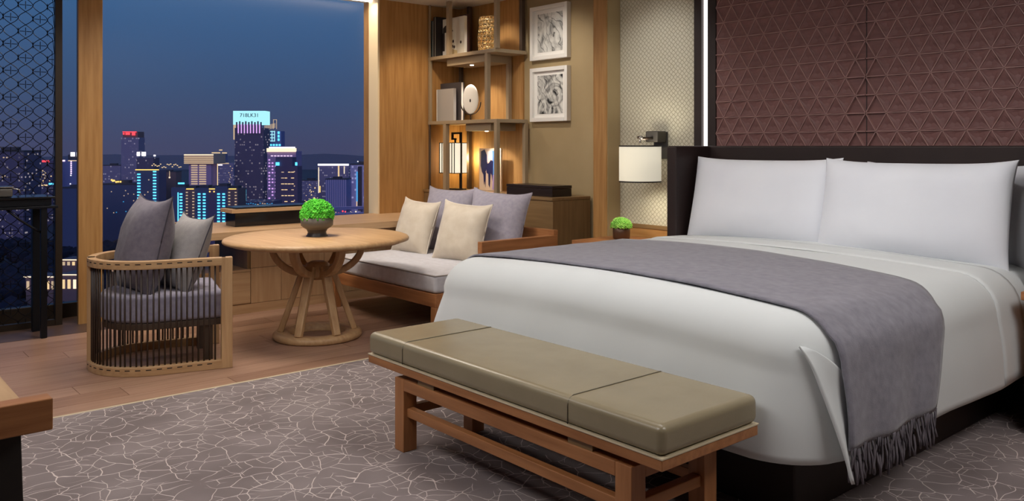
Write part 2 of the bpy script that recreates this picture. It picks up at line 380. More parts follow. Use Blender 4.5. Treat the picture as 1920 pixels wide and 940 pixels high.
struct(B(-7.6, 2.2, -2.7, -2.6, 0, CEIL).obj('wall_front', 'wall_paint'))
# window wall
struct(B(-7.6, -7.3, 4.47, 5.5, 0, CEIL).obj('wall_window', 'honey_z'))
struct(B(-7.47, -7.296, 4.452, 4.472, 0, CEIL).obj('trim_7', 'jamb_cream'))
struct(B(-7.14, -7.1, 1.655, 1.83, 0, CEIL).obj('trim_8', 'honey_z', bevel=.004))
def window(n, y0, y1, bottom):
    w = struct(B(-7.53, -7.45, y0, y1, 0, bottom).obj('window_%d' % n, 'window_bronze', bevel=.004))
    B(-7.492, -7.486, y0, y1, bottom, CEIL).obj('pane', 'window_glass', w)
    return w
w1 = window(1, 1.76, 4.452, .09)
w2 = window(2, -2.6, 1.74, .12)
B(-7.52, -7.45, 1.74, 1.76, 0, CEIL).obj('mullion', 'window_bronze', w2)
struct(B(-7.46, -7.40, 1.83, 4.45, CEIL-.012, CEIL-.001).obj('light_strip_window', 'led_warm'))

# padded wall panel behind the bed: two leaves of embossed triangles
S = .1378; H = S*math.sqrt(3)/2; PY = 5.33
def tri_mesh(name, pts, mat='panel_burgundy'):
    """triangular pad: raised rim, three faces falling to a low centre, small folds at each corner"""
    m = MB(); c = sum((Vector(p) for p in pts), Vector())/3
    A = [Vector(p)+(c-Vector(p)).normalized()*.006 for p in pts]
    top = [m.bm.verts.new(a+Vector((0, -.014, 0))) for a in A]; low = [m.bm.verts.new(a) for a in A]
    mids = [(A[i]+A[(i+1) % 3])/2 for i in range(3)]
    mid = [m.bm.verts.new(q+(c-q)*.10+Vector((0, -.013, 0))) for q in mids]
    inn = [m.bm.verts.new(q+(c-q)*.5+Vector((0, -.008, 0))) for q in mids]
    fold = [m.bm.verts.new(a+(c-a)*.45+Vector((0, -.0125, 0))) for a in A]
    cc = m.bm.verts.new(c+Vector((0, -.0065, 0)))
    for i in range(3):
        j = (i+1) % 3
        m.bm.faces.new((low[i], low[j], top[j], mid[i], top[i]))
        m.bm.faces.new((top[i], mid[i], inn[i], fold[i])); m.bm.faces.new((mid[i], top[j], fold[j], inn[i]))
        m.bm.faces.new((fold[i], inn[i], cc)); m.bm.faces.new((inn[i], fold[j], cc))
    return m.mesh(name, mat)
up_me = tri_mesh('pad', [(0, 0, 0), (S, 0, 0), (S/2, 0, H)])
dn_me = tri_mesh('pad', [(0, 0, H), (S/2, 0, 0), (S, 0, H)])
PX0, PXM, PX1, PZ0 = -3.84, -2.662, -1.48, 1.36
pan = struct(B(PX0, PX1, PY, 5.38, 1.30, CEIL).obj('wall_padded_panel', 'panel_burgundy'))
pan['label'] = 'burgundy padded wall panel embossed with triangles above the bed'
po = ORIG[pan.name]
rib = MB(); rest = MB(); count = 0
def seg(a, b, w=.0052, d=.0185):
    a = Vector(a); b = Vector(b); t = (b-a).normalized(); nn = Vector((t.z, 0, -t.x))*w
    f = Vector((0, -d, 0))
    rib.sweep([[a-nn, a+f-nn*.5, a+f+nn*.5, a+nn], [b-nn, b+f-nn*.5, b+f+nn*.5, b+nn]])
rows = int((CEIL-PZ0)/H)+1
for leaf0, leaf1 in ((PX0+.004, PXM-.003), (PXM+.003, PX1-.004)):
    for r in range(rows):
        z0 = PZ0+r*H
        if z0+H > CEIL: break
        off = (S/2 if r % 2 else 0)
        nS = int((leaf1-leaf0)/S)+3
        base_x = PXM - S*20 + off
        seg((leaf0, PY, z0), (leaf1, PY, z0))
        for k in range(60):
            x = base_x+k*S
            for me, dx, pts in ((up_me, 0, [(0, 0), (S, 0), (S/2, H)]), (dn_me, S/2, [(0, H), (S/2, 0), (S, H)])):
                xx = x+dx
                if xx >= leaf0-1e-4 and xx+S <= leaf1+1e-4:
                    if r < 9 and count < 298:
                        share('pad', me, pan, Vector((xx, PY, z0))-po); count += 1
                    else:
                        vs = [rest.bm.verts.new(v.co+Vector((xx, PY, z0))) for v in me.vertices]
                        for p_ in me.polygons: rest.bm.faces.new([vs[i] for i in p_.vertices])
            for (ax, az, bx, bz) in ((x, z0, x+S/2, z0+H), (x+S/2, z0+H, x+S, z0)):
                if bx < leaf0 or ax > leaf1: continue
                def cut(px):
                    f = (px-ax)/(bx-ax); return (px, az+(bz-az)*f)
                a, b2 = (ax, az), (bx, bz)
                if ax < leaf0: a = cut(leaf0)
                if bx > leaf1: b2 = cut(leaf1)
                if b2[0]-a[0] < .004: continue
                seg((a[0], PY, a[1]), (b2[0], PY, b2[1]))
o = rest.obj('pad_field', 'panel_burgundy', pan); o['kind'] = 'stuff'
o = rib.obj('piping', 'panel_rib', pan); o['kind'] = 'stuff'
B(PXM-.003, PXM+.003, PY-.003, PY+.002, PZ0-.05, CEIL).obj('seam', 'panel_gap', pan)

# ------------------------------------------------------------------ bed
XC, YF, YH = -2.67, 2.66, 5.10
bed = thing('bed', 'king-size bed with dark leather winged headboard and dark plinth', 'bed', (XC, 3.7, .008))
B(-3.60, -1.66, 2.78, 5.08, .008, .40).obj('base', 'plinth_dark', bed, bevel=.01)
hb = MB(); hb.box(-3.85, -1.46, 5.15, 5.295, .10, 1.385); hb.obj('headboard', 'headboard_leather', bed, bevel=.012)
B(-3.85, -3.765, 4.745, 5.155, .10, 1.385).obj('headboard_wing', 'headboard_leather', bed, bevel=.014)
B(-1.55, -1.46, 4.745, 5.155, .10, 1.385).obj('headboard_wing', 'headboard_leather', bed, bevel=.014)
B(-3.62, -1.66, 2.80, 5.10, .40, .62).obj('mattress', 'linen_white', bed, bevel=.06, seg=4)

WH = 1.155                                   # half width of the made bed at its widest
CR, RR = .205, .18                            # plan corner radius, roll radius
HEM = .26
def crown(x, y): return .800 - .045*((x-XC)/WH)**2 - .02*max(0, (y-4.4))/.6
def roll(d):
    if d >= RR: return 0
    return RR - math.sqrt(max(0, RR*RR-(RR-d)**2))
def edge_dist(x, y):                         # distance inside the rounded plan outline (foot and two sides)
    ax = WH-abs(x-XC); ay = y-YF
    if ax < CR and ay < CR: return CR-math.hypot(CR-ax, CR-ay)
    return min(ax, ay)
# plan path: head-left -> foot-left -> foot-right -> head-right
path = []
xl, xr = XC-WH, XC+WH
for k in range(25): path.append((xl, YH-(YH-YF-CR)*k/24, -1, 0))
for k in range(1, 13):
    a = PI+PI/2*k/12; path.append((xl+CR+CR*math.cos(a), YF+CR+CR*math.sin(a), math.cos(a), math.sin(a)))
for k in range(1, 29): path.append((xl+CR+(xr-xl-2*CR)*k/28, YF, 0, -1))
for k in range(1, 13):
    a = 1.5*PI+PI/2*k/12; path.append((xr-CR+CR*math.cos(a), YF+CR+CR*math.sin(a), math.cos(a), math.sin(a)))
for k in range(1, 25): path.append((xr, YF+CR+(YH-YF-CR)*k/24*((YH-YF-CR)/(YH-YF-CR)), 1, 0))
def side_point(x, y, nx, ny, q, extra=0):    # q 0..1 from the roll's end to the hem
    ztop = crown(x, y)-RR; z = ztop+(HEM-ztop)*q
    out = .015*math.sin(q*PI)+.030*q*q
    w = .010*q*noise.noise(Vector((x*2.2, y*2.2, 3.1)))+.006*noise.noise(Vector((x*5, y*5, z*3)))
    z += .035*q*noise.noise(Vector((x*1.3+7, y*1.3, 0)))
    if ny < -.5: out += .04*q*(1-abs(nx))
    if nx < 0: out += .07*q*(-nx)
    return Vector((x+nx*(out+w+extra), y+ny*(out+w+extra), z))
NI = 10; NL = 9; NS = 12
P = []
for (x, y, nx, ny) in path:
    row = []
    ix, iy = x-nx*RR, y-ny*RR
    sx_, sy_ = XC, max(iy, YF+.75)
    for k in range(NI):
        f = k/NI; px, py = sx_+(ix-sx_)*f, sy_+(iy-sy_)*f
        row.append(Vector((px, py, crown(px, py)+.006*noise.noise(Vector((px*1.7, py*1.7, 0))))))
    for k in range(NL):
        a = PI/2*k/NL; d = RR-RR*math.sin(a); px, py = x-nx*d, y-ny*d
        row.append(Vector((px, py, crown(px, py)-roll(d)+.004*noise.noise(Vector((px*3, py*3, 0))))))
    for k in range(NS+1): row.append(side_point(x, y, nx, ny, k/NS))
    # tucked hem
    b = row[-1]; row.append(b+Vector((-nx*.03, -ny*.03, -.004))); row.append(b+Vector((-nx*.06, -ny*.06, .03)))
    P.append(row)
dv = MB().grid(P)
bmesh.ops.remove_doubles(dv.bm, verts=dv.bm.verts, dist=.0006)
duvet = dv.obj('duvet', 'linen_white', smooth=True)
tag(duvet, 'smooth white duvet spread over the whole bed and hanging down its sides', 'duvet')
# loose corner fold hanging down the right side next to the throw
Q = []
def wall_x(y, z):                            # right-hand face of the duvet at height z
    ay = y-YF; c_in = CR-math.sqrt(max(0, CR*CR-(CR-ay)**2)) if ay < CR else 0
    zt = .755-RR; h = (z-zt)/RR
    return XC+WH-c_in-(RR-math.sqrt(max(0, RR*RR-(h*RR)**2)) if h > 0 else 0)
for i in range(15):
    f = i/14; row = []
    for j in range(23):
        g = j/22; z = .665+(.225+.10*f-.665)*g
        y = YF+.052+.055*g**1.25+(.012+.20*min(1, g*1.6)**.8)*f
        lift = .004+(.085*math.sin(g*PI/2)+.03*g*g)*(1-f)**3
        row.append(Vector((wall_x(y, z)+lift, y-.03*g*(1-f), z)))
    Q.append(row)
m = MB().grid(Q); o = m.obj('corner_fold', 'linen_white', duvet, smooth=True)
sd = o.modifiers.new('s', 'SOLIDIFY'); sd.thickness = .012
# turned-down fold along the head end
def over(x_off, y, lift):                    # follow the bed across: signed distance from the centre line along the cloth
    s = abs(x_off); sg = 1 if x_off > 0 else -1
    flat = WH-RR
    if s <= flat:
        x = XC+x_off; d = edge_dist(x, y); return Vector((x, y, crown(x, y)-roll(max(0, d))+lift))
    L = RR*PI/2
    if s <= flat+L:
        a = (s-flat)/RR; rr = RR+lift
        x = XC+sg*(flat+rr*math.sin(a)); zc = crown(XC+sg*WH, y)-RR
        z = zc+rr*math.cos(a)+ (crown(XC+sg*flat, y)-crown(XC+sg*WH, y))*(1-a/(PI/2))
        d = y-YF
        return Vector((x, y, z-(roll(d) if d < RR else 0)))
    ztop = crown(XC+sg*WH, y)-RR; q = (s-flat-L)/(ztop-HEM)
    p = side_point(XC+sg*WH, y, sg, 0, min(q, 1.0), lift)
    if q > 1: p.z -= (q-1)*(ztop-HEM)
    return p
TOT = WH-RR+RR*PI/2+(.755-RR-HEM)
R_ = []
for i in range(73):
    s = -TOT*.9+(TOT*1.9-.01)*i/72; row = []
    for j in range(9):
        y = 4.30+.14*max(0, -s)/TOT+.30*j/8
        row.append(over(s, y, .006 if 0 < j else .002))
    R_.append(row)
m = MB().grid(R_); o = m.obj('turned_fold', 'linen_white', duvet, smooth=True)
sd = o.modifiers.new('s', 'SOLIDIFY'); sd.thickness = .004
# throw
T = []; TL, TR = -(WH-RR+RR*PI/2+.12), WH-RR+RR*PI/2+.265
hem_pts = []
for i in range(97):
    s = TL+(TR-TL)*i/96; f = i/96
    yn = 2.87-.10*max(0, (f-.55)/.45)**1.5; yfar = 4.07-.40*f**2
    if s > WH-.25: yn += (s-WH+.25)*.03; yfar -= .26*(s-WH+.25)
    row = []
    for j in range(25):
        g = j/24; y = yn+(yfar-yn)*g
        lift = .007+.004*noise.noise(Vector((s*3, y*7, 0)))
        if s > WH: lift += .014*math.sin(g*15+1)*min(1, (s-WH)*3)*.6+.01
        p = over(s, y, lift)
        if s > WH+.1: p.z -= (.02*math.sin(g*5))*(s-WH-.1)
        row.append(p)
    T.append(row)
hem_pts = T[-1]
m = MB().grid(T); throw = m.obj('throw_blanket', 'throw_grey', smooth=True)
sd = throw.modifiers.new('s', 'SOLIDIFY'); sd.thickness = .009; sd.offset = 1
tag(throw, 'grey wool throw blanket with fringe laid across the foot of the bed', 'blanket')
m = MB()
def hem_at(g):
    k = g*(len(hem_pts)-1); i = min(int(k), len(hem_pts)-2); return hem_pts[i].lerp(hem_pts[i+1], k-i)
for k in range(46):
    g = (k+.5)/46; p = hem_at(g)+Vector((.006, 0, .006)); L = .13+random.uniform(-.02, .02); dx = random.uniform(-.012, .016); dy = random.uniform(-.012, .012)
    pts = [p+Vector((dx*t*t+.004*math.sin(t*6+k), dy*t*t+.003*math.sin(t*5+k*2), -L*t)) for t in (0, .25, .5, .75, 1)]
    m.tube(pts, [.0035, .0048, .0052, .0052, .0045], 5)
o = m.obj('fringe', 'fringe_grey', throw, smooth=True); o['kind'] = 'stuff'

# pillows and cushions -------------------------------------------------
def pillow_mesh(w, h, t, pin=.05, ear=.03, seed=0, p=2.6, n=22, wr=.006):
    m = MB(); V = {}
    def pt(u, v, sgn):
        # concave edges so the corners stand out as ears
        x = u*w/2*(1-pin*(1-v*v)); z = v*h/2*(1-pin*(1-u*u))
        x += ear*.5*u*abs(u)**3*abs(v)**4; z += ear*v*abs(v)**3*abs(u)**4
        th = t/2*((1-abs(u)**p)**.62)*((1-abs(v)**p)**.62)
        th *= 1+.10*noise.noise(Vector((u*1.6+seed, v*1.6, sgn*2)))
        y = sgn*th+wr*noise.noise(Vector((u*4+seed, v*4, sgn)))*(1-abs(u)**6)*(1-abs(v)**6)
        return (x, y, z)
    F = []
    for sgn in (-1, 1):
        G = [[None]*(n+1) for _ in range(n+1)]
        for i in range(n+1):
            for j in range(n+1):
                u = math.sin((i/n*2-1)*PI/2); v = math.sin((j/n*2-1)*PI/2)
                key = (i, j) if (i in (0, n) or j in (0, n)) else (i, j, sgn)
                if key not in V: V[key] = m.bm.verts.new(pt(u, v, sgn))
                G[i][j] = V[key]
        for i in range(n):
            for j in range(n): m.bm.faces.new((G[i][j], G[i+1][j], G[i+1][j+1], G[i][j+1]))
    edge = [pt(math.sin((i/n*2-1)*PI/2), -1, 1) for i in range(n)]+[pt(1, math.sin((i/n*2-1)*PI/2), 1) for i in range(n)]+\
           [pt(math.sin((1-i/n*2)*PI/2), 1, 1) for i in range(n)]+[pt(-1, math.sin((1-i/n*2)*PI/2), 1) for i in range(n)]
    return m, edge
def pillow(name, label, cat, size, loc, rot, mat, group=None, pipe=None, pr=.0035, **kw):
    """loc: middle of the lower edge; rot: (lean back, roll, turn)"""
    w, h, t = size; m, edge = pillow_mesh(w, h, t, **kw)
    me = m.mesh(name, mat, True); me.transform(Matrix.Translation((0, 0, h/2)))
    o = bpy.data.objects.new(name, me); COL.objects.link(o); tag(o, label, cat, group)
    o.location = loc; o.rotation_euler = Matrix.Rotation(rot[2], 3, 'Z').to_4x4().to_quaternion().to_matrix().to_4x4().to_euler()
    R = Matrix.Rotation(rot[2], 4, 'Z') @ Matrix.Rotation(rot[0], 4, 'X') @ Matrix.Rotation(rot[1], 4, 'Y')
    o.rotation_euler = R.to_euler()
    if pipe:
        pm_ = MB().tube([Vector(e)+Vector((0, 0, h/2)) for e in edge], pr, 6, True).mesh('piping', pipe, True)
        q = bpy.data.objects.new('piping', pm_); COL.objects.link(q); q.parent = o
    return o
D = math.radians
pillow('bed_pillow', 'plump white pillow leaning against the headboard nearest the wall lamp', 'pillow', (1.09, .56, .24), (-3.18, 4.83, .745), (D(-13), 0, D(0)), 'pillow_white', 'white bed pillows', pin=.015, ear=.02, seed=1, p=3.8)
pillow('bed_pillow', 'large white pillow in front on the side away from the wall lamp', 'pillow', (1.065, .565, .26), (-2.165, 4.77, .735), (D(-13), D(0), D(0)), 'pillow_white', 'white bed pillows', pin=.015, ear=.025, seed=4, p=3.8)
pillow('bed_pillow', 'white pillow in shadow tucked behind the large front pillow', 'pillow', (.96, .54, .15), (-2.04, 4.985, .735), (D(-9), 0, 0), 'pillow_white', 'white bed pillows', pin=.015, ear=.02, seed=9, p=3.8)

# ------------------------------------------------------------------ bench at the foot of the bed
bn = thing('bench', 'long wooden bench with olive-taupe leather cushion at the foot of the bed', 'bench', (-2.565, 2.31, .008))
bx0, bx1, by0, by1 = -3.45, -1.68, 2.05, 2.58
cu = B(bx0, bx1, by0, by1, .4045, .505).obj('cushion', 'leather_bench', bn, bevel=.028, seg=5)
for xs in (bx0+.30, bx1-.42):
    m = MB(); e = .0012
    pts = [(xs, by0-e, .41), (xs, by0-e, .474), (xs, by0+.005, .490), (xs, by0+.013, .499), (xs, by0+.027, .505+e), (xs, by1-.027, .505+e), (xs, by1-.01, .497), (xs, by1+e, .475)]
    m.tube(pts, .0022, 6); m.obj('seam', 'leather_seam', cu, smooth=True)
B(bx0-.0, bx1+.0, by0-.0, by1+.0, .398, .4045).obj('welt', 'bench_welt', bn, bevel=.0015)
B(bx0+.002, bx1-.002, by0+.002, by1-.002, .362, .398).obj('seat_board', 'teak_x', bn, bevel=.004)
lx = (-3.20, -1.855); ly = (2.10, 2.49); lw = .036
for x in lx:
    for y in ly: B(x-lw, x+lw, y-lw, y+lw, .008, .335).obj('leg', 'teak_z', bn, bevel=.003)
for y in ly: B(lx[0]+lw, lx[1]-lw, y-lw, y+lw, .285, .335).obj('top_rail', 'teak_x', bn, bevel=.003)
for y in ly: B(lx[0]+lw, lx[1]-lw, y-.018, y+.018, .165, .205).obj('stretcher', 'teak_x', bn, bevel=.003)
for x in lx: B(x-.02, x+.02, ly[0]+lw, ly[1]-lw, .165, .205).obj('cross_rail', 'teak_y', bn, bevel=.003)
for x in lx: B(x-lw, x+lw, ly[0]+lw, ly[1]-lw, .285, .335).obj('end_rail', 'teak_y', bn, bevel=.003)
for x in (-3.0, -2.06):
    for y in ly: B(x-.06, x+.06, y-.03, y+.03, .335, .362).obj('spacer', 'umber_x', bn)

# ------------------------------------------------------------------ round table and its plant
TX, TY, TZ = -5.53, 2.87, .73
tb = thing('round_table', 'round pale oak pedestal table with splayed curved legs', 'table', (TX, TY, .002))
MB().lathe([(0, .002), (.63, .002), (.652, -.006), (.658, -.018), (.655, -.028), (.60, -.046), (.46, -.058), (0, -.058)], 72, (TX, TY, TZ)).obj('tabletop', 'oak_x', tb, smooth=True)
MB().lathe([(.195, .002), (.305, .002), (.316, .012), (.314, .035), (.30, .05), (.21, .05), (.197, .04), (.195, .002)], 48, (TX, TY, .002)).obj('base_ring', 'oak_x', tb, smooth=True)
def radial(prof, wt, th, ang):
    secs = []; N = len(prof); ca, sa = math.cos(ang), math.sin(ang)
    for k, (r, z) in enumerate(prof):
        t = Vector((prof[min(k+1, N-1)][0]-prof[max(k-1, 0)][0], prof[min(k+1, N-1)][1]-prof[max(k-1, 0)][1])).normalized(); nn = Vector((t.y, -t.x))
        w_ = (wt[k] if isinstance(wt, (list, tuple)) else wt)/2; t_ = th/2
        sec = []
        for (a, b) in ((-1, -1), (1, -1), (1, 1), (-1, 1)):
            rr = r+nn.x*t_*a; zz = z+nn.y*t_*a
            sec.append((TX+ca*rr-sa*w_*b, TY+sa*rr+ca*w_*b, zz))
        secs.append(sec)
    return MB().sweep(secs)
for k in range(6):
    a = D(2.6+60*k)
    radial([(.262, .05), (.215, .18), (.165, .32), (.112, .47), (.095, .52)], [.052, .056, .060, .064, .064], .042, a).obj('leg', 'oak_z', tb, bevel=.008)
    up = []
    for i in range(11):
        th = PI/2*i/10; up.append((.055+.265*math.sin(th), .46+.215*(1-math.cos(th))))
    radial(up, .058, .046, a).obj('arm', 'oak_z', tb, bevel=.008)
MB().lathe([(0, .42), (.05, .42), (.085, .45), (.085, .53), (.05, .55), (0, .55)], 24, (TX, TY, 0)).obj('hub', 'oak_z', tb, smooth=True)

def moss_ball(name, mat, parent, c, R, flat, n, seed, lumps):
    rnd = random.Random(seed); m = MB()
    m.ball((c[0], c[1], c[2]), R*.86, 3, (1, 1, flat))
    for k in range(n):
        th = math.acos(1-1.25*(k+.5)/n); ph = k*2.39996
        d = Vector((math.sin(th)*math.cos(ph), math.sin(th)*math.sin(ph), math.cos(th)))
        lum = 1
        for q in lumps: lum += .10*max(0, d.dot(q))**3
        rr = R*(.88+.10*rnd.random())*lum
        s = R*rnd.uniform(.07, .12)
        p = Vector((c[0]+d.x*rr, c[1]+d.y*rr, c[2]+d.z*rr*flat))
        m.ball(p, s, 1, (1, 1, 1))
        for e in range(2):
            dd = (d+Vector((rnd.uniform(-.6, .6), rnd.uniform(-.6, .6), rnd.uniform(-.6, .6)))).normalized()
            m.ball(p+dd*s*.9, s*.5, 0)
    o = m.obj('moss', mat, parent); o['kind'] = 'stuff'; return o
pl = thing('moss_pot', 'round green moss plant in dark footed bowl on the round table', 'potted plant', (TX+.01, TY-.01, TZ+.002))
c = (TX+.01, TY-.01, TZ+.002)
MB().lathe([(0, 0), (.075, 0), (.076, .004), (.068, .012), (.064, .03), (.072, .05), (.098, .066), (.114, .08), (.116, .135), (.108, .137), (.106, .12), (0, .12)], 40, c).obj('bowl', 'pot_grey', pl, smooth=True)
MB().lathe([(.0772, 0), (.0772, .005), (.0692, .0135), (.0655, .03), (.073, .048), (.0735, .049)], 40, c).obj('foot', 'pot_foot', pl, smooth=True)
moss_ball('moss', 'moss', pl, (c[0], c[1], c[2]+.148), .112, .98, 420, 3, [Vector((-.6, -.3, .7)).normalized(), Vector((.7, .5, .5)).normalized()])

# ------------------------------------------------------------------ barrel chair
ch = thing('barrel_chair', 'curved oak barrel chair with dark vertical rods near the window', 'chair', (-5.583, 1.744, .002), D(-15), local=True)
CA = .36; CY = .40
def upath(n=40, r=CA, y1=CY, ny=14):
    pts = []
    for k in range(ny): pts.append((r, y1*(1-k/ny), 1, 0))
    for k in range(n+1):
        a = -PI*k/n; pts.append((r*math.cos(a), r*math.sin(a), math.cos(a), math.sin(a)))
    for k in range(1, ny+1): pts.append((-r, y1*k/ny, -1, 0))
    return pts
def rail(z0, z1, th, r=CA, y1=CY):
    return MB().sweep([[(x-nx*th/2, y-ny*th/2, z0), (x+nx*th/2, y+ny*th/2, z0), (x+nx*th/2, y+ny*th/2, z1), (x-nx*th/2, y-ny*th/2, z1)] for x, y, nx, ny in upath(r=r, y1=y1)])
tr = rail(.64, .69, .05).obj('top_rail', 'oak_y', ch, bevel=.004)
br = rail(0, .055, .05).obj('bottom_rail', 'oak_y', ch, bevel=.004)
# dark inlay dashes in both rails
def inlay(zc, parent, h=.003):
    pts = upath(); m = MB(); L = len(pts)
    for k in range(3, L-4):
        if k % 2 == 0: continue
        A, Bq = pts[k], pts[k+1]; th = .0256
        A2 = (A[0]+A[2]*th, A[1]+A[3]*th); B2 = (Bq[0]+Bq[2]*th, Bq[1]+Bq[3]*th)
        q = .75
        B2 = (A2[0]+(B2[0]-A2[0])*1.5, A2[1]+(B2[1]-A2[1])*1.5) if False else B2
        m.prism([(A2[0], A2[1], zc-h), (B2[0], B2[1], zc-h), (B2[0], B2[1], zc+h), (A2[0], A2[1], zc+h)], (-A[2]*.004, -A[3]*.004, 0))
    m.obj('inlay', 'groove_dark', parent)['kind'] = 'stuff'
inlay(.672, tr); inlay(.038, br)
for sx_ in (1, -1): B(sx_*CA-.026, sx_*CA+.026, CY-.03, CY+.036, 0, .69).obj('post', 'oak_z', ch, bevel=.004)
def post_at(ang):
    ca, sa = math.cos(ang), math.sin(ang); t = Vector((-sa, ca, 0)); nn = Vector((ca, sa, 0)); c0 = nn*CA
    q = [c0+nn*.025+t*.03, c0+nn*.025-t*.03, c0-nn*.025-t*.03, c0-nn*.025+t*.03]
    MB().prism(q, (0, 0, .69)).obj('post', 'oak_z', ch, bevel=.004)
post_at(D(-89))
rod_me = MB().tube([(0, 0, .04), (0, 0, .655)], .0055, 6).mesh('rod', 'rod_brown', True)
up = upath(200, ny=86)
acc = 0; last = None
for x, y, nx, ny in up:
    if last is not None: acc += math.hypot(x-last[0], y-last[1])
    last = (x, y)
    if acc >= .032:
        acc -= .032
        if abs(y-CY) > .045: share('rod', rod_me, ch, (x, y, 0))
# seat
def useat(r, y1, z0, z1, bulge=0):
    pts = [(x, y) for x, y, _, _ in upath(30, r, y1, 8)]
    return MB().prism([(x, y, z0) for x, y in pts], (0, 0, z1-z0))
useat(CA-.06, CY-.02, .26, .30).obj('seat_board', 'shelf_dark', ch, bevel=.004)
useat(CA-.05, CY-.01, .30, .475).obj('seat_cushion', 'seat_fabric', ch, bevel=.03, seg=4)
for sx_ in (-1, 1): B(sx_*.25-.025, sx_*.25+.025, .28, .33, .0, .26).obj('leg', 'shelf_dark', ch)
pillow('chair_cushion', 'dark grey linen cushion standing at the back of the barrel chair', 'cushion', (.50, .58, .27), (-5.575, 1.62, .470), (D(-13), D(0), D(4)), 'cushion_grey', 'cushions on the barrel chair', 'piping_dark', pin=.03, ear=.035, seed=2, p=3)
pillow('chair_cushion', 'lighter silver-grey cushion leaning on the dark cushion of the barrel chair', 'cushion', (.44, .47, .20), (-5.49, 1.83, .470), (D(-20), D(0), D(4)), 'cushion_silver', 'cushions on the barrel chair', 'piping_dark', pin=.03, ear=.035, seed=6, p=3)

# ------------------------------------------------------------------ window cabinet
cb = thing('window_cabinet', 'low oak cabinet with cantilevered ledge under the main window', 'cabinet', (-6.95, 3.5, .002))
cx0, cx1 = -7.40, -6.68
B(cx0, cx1-.012, 2.86, 4.98, .0, .64).obj('body', 'groove_dark', cb)
PANX = cx1-.012
ys = [2.86, 3.13, 3.53, 3.93, 4.33, 4.75, 4.98]
for a, b2 in zip(ys, ys[1:]):
    for z0, z1 in ((.08, .37), (.372, .64)): B(PANX, cx1, a+.0015, b2-.0015, z0, z1-.001).obj('front_panel', 'cab_z', cb, bevel=.0015)
B(PANX, cx1-.001, 2.2, 4.98, 0, .078).obj('plinth', 'cab_y', cb)
B(cx0, -6.50, 2.34, 4.98, .642, .702).obj('ledge', 'cab_y', cb, bevel=.003)
B(cx0, cx1-.012, 1.95, 2.858, .0, .345).obj('low_body', 'cab_y', cb)
B(cx0, cx1+.0, 1.95, 2.858, .345, .365).obj('low_top', 'cab_y', cb, bevel=.002)
dr = B(PANX, cx1+.004, 2.05, 2.855, .085, .343).obj('drawer', 'cab_y', cb, bevel=.002)
B(cx0, cx1-.012, 2.835, 2.86, .365, .642).obj('niche_side', 'umber_z', cb)
# things on and by the ledge
bxx = thing('desk_reflection', 'desk reflection in the window built as a low black box with pale lip', 'reflection', (-6.98, 3.1, .703))  # mirror image of a desk in the glass, modelled as a solid box
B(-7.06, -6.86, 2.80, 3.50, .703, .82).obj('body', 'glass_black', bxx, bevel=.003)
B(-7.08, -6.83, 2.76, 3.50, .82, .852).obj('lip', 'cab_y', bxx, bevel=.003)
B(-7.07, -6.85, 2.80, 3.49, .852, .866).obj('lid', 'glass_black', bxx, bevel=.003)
st = thing('desk_edge_reflection', 'foreground desk reflection built as a small wooden stand behind the chair cushions', 'stand', (-6.92, 2.24, .366))  # mirror image of the foreground desk edge, modelled as a solid stand
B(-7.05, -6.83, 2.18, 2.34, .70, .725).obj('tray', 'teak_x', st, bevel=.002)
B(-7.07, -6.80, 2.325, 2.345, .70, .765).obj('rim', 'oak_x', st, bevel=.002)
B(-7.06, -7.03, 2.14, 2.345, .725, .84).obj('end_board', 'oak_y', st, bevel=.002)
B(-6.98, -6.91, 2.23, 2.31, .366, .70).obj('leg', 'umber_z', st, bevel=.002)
sk = thing('pale_panel', 'pale panel with two dark pronged shapes on the low cabinet', 'board', (-6.78, 2.36, .366))  # solid panel made from a pale shape at the window
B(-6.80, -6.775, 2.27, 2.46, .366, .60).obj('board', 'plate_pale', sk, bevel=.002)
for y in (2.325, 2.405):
    k = B(-6.777, -6.755, y-.032, y+.032, .50, .53).obj('dark_bar', 'groove_dark', sk, bevel=.003)
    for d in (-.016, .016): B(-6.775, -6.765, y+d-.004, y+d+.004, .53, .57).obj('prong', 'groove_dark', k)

# ------------------------------------------------------------------ daybed
db = thing('daybed', 'wooden daybed with pale grey mattress between window cabinet and bed', 'daybed', (-5.75, 4.2, .002))
dx0, dx1, dy0, dy1 = -6.49, -4.95, 3.50, 4.72
B(dx0, dx1, dy0, dy0+.05, .215, .31).obj('front_rail', 'teak_x', db, bevel=.004)
B(dx0, dx1, dy1-.05, dy1, .215, .31).obj('rear_rail', 'teak_x', db, bevel=.004)
B(dx0, dx0+.05, dy0+.05, dy1-.05, .215, .31).obj('side_rail', 'teak_y', db, bevel=.004)
B(dx1-.05, dx1, dy0+.05, dy1-.05, .215, .31).obj('side_rail', 'teak_y', db, bevel=.004)
B(dx0+.05, dx1-.05, dy0+.05, dy1-.05, .28, .31).obj('slat_base', 'shelf_dark', db)
for x in (dx0, dx1-.06):
    for y in (dy0, dy1-.06): B(x, x+.06, y, y+.06, .002, .215).obj('leg', 'teak_z', db, bevel=.004)
mt = B(dx0+.01, dx1-.01, dy0+.005, dy1-.07, .31, .45).obj('mattress', 'daybed_fabric', db, bevel=.03, seg=4)
zt = .44
mp_ = [(dx0+.014, dy0+.009, zt), (dx1-.014, dy0+.009, zt), (dx1-.014, dy1-.074, zt), (dx0+.014, dy1-.074, zt)]
m = MB()
for a, b2 in zip(mp_, mp_[1:]+mp_[:1]): m.tube([a, b2], .005, 6)
m.obj('piping', 'piping_pale', mt, smooth=True)
B(dx1-.055, dx1, 3.93, dy1, .57, .658).obj('arm_rail', 'teak_y', db, bevel=.005)
B(dx1-.055, dx1, 3.93, 4.00, .31, .57).obj('arm_post', 'teak_z', db, bevel=.005)
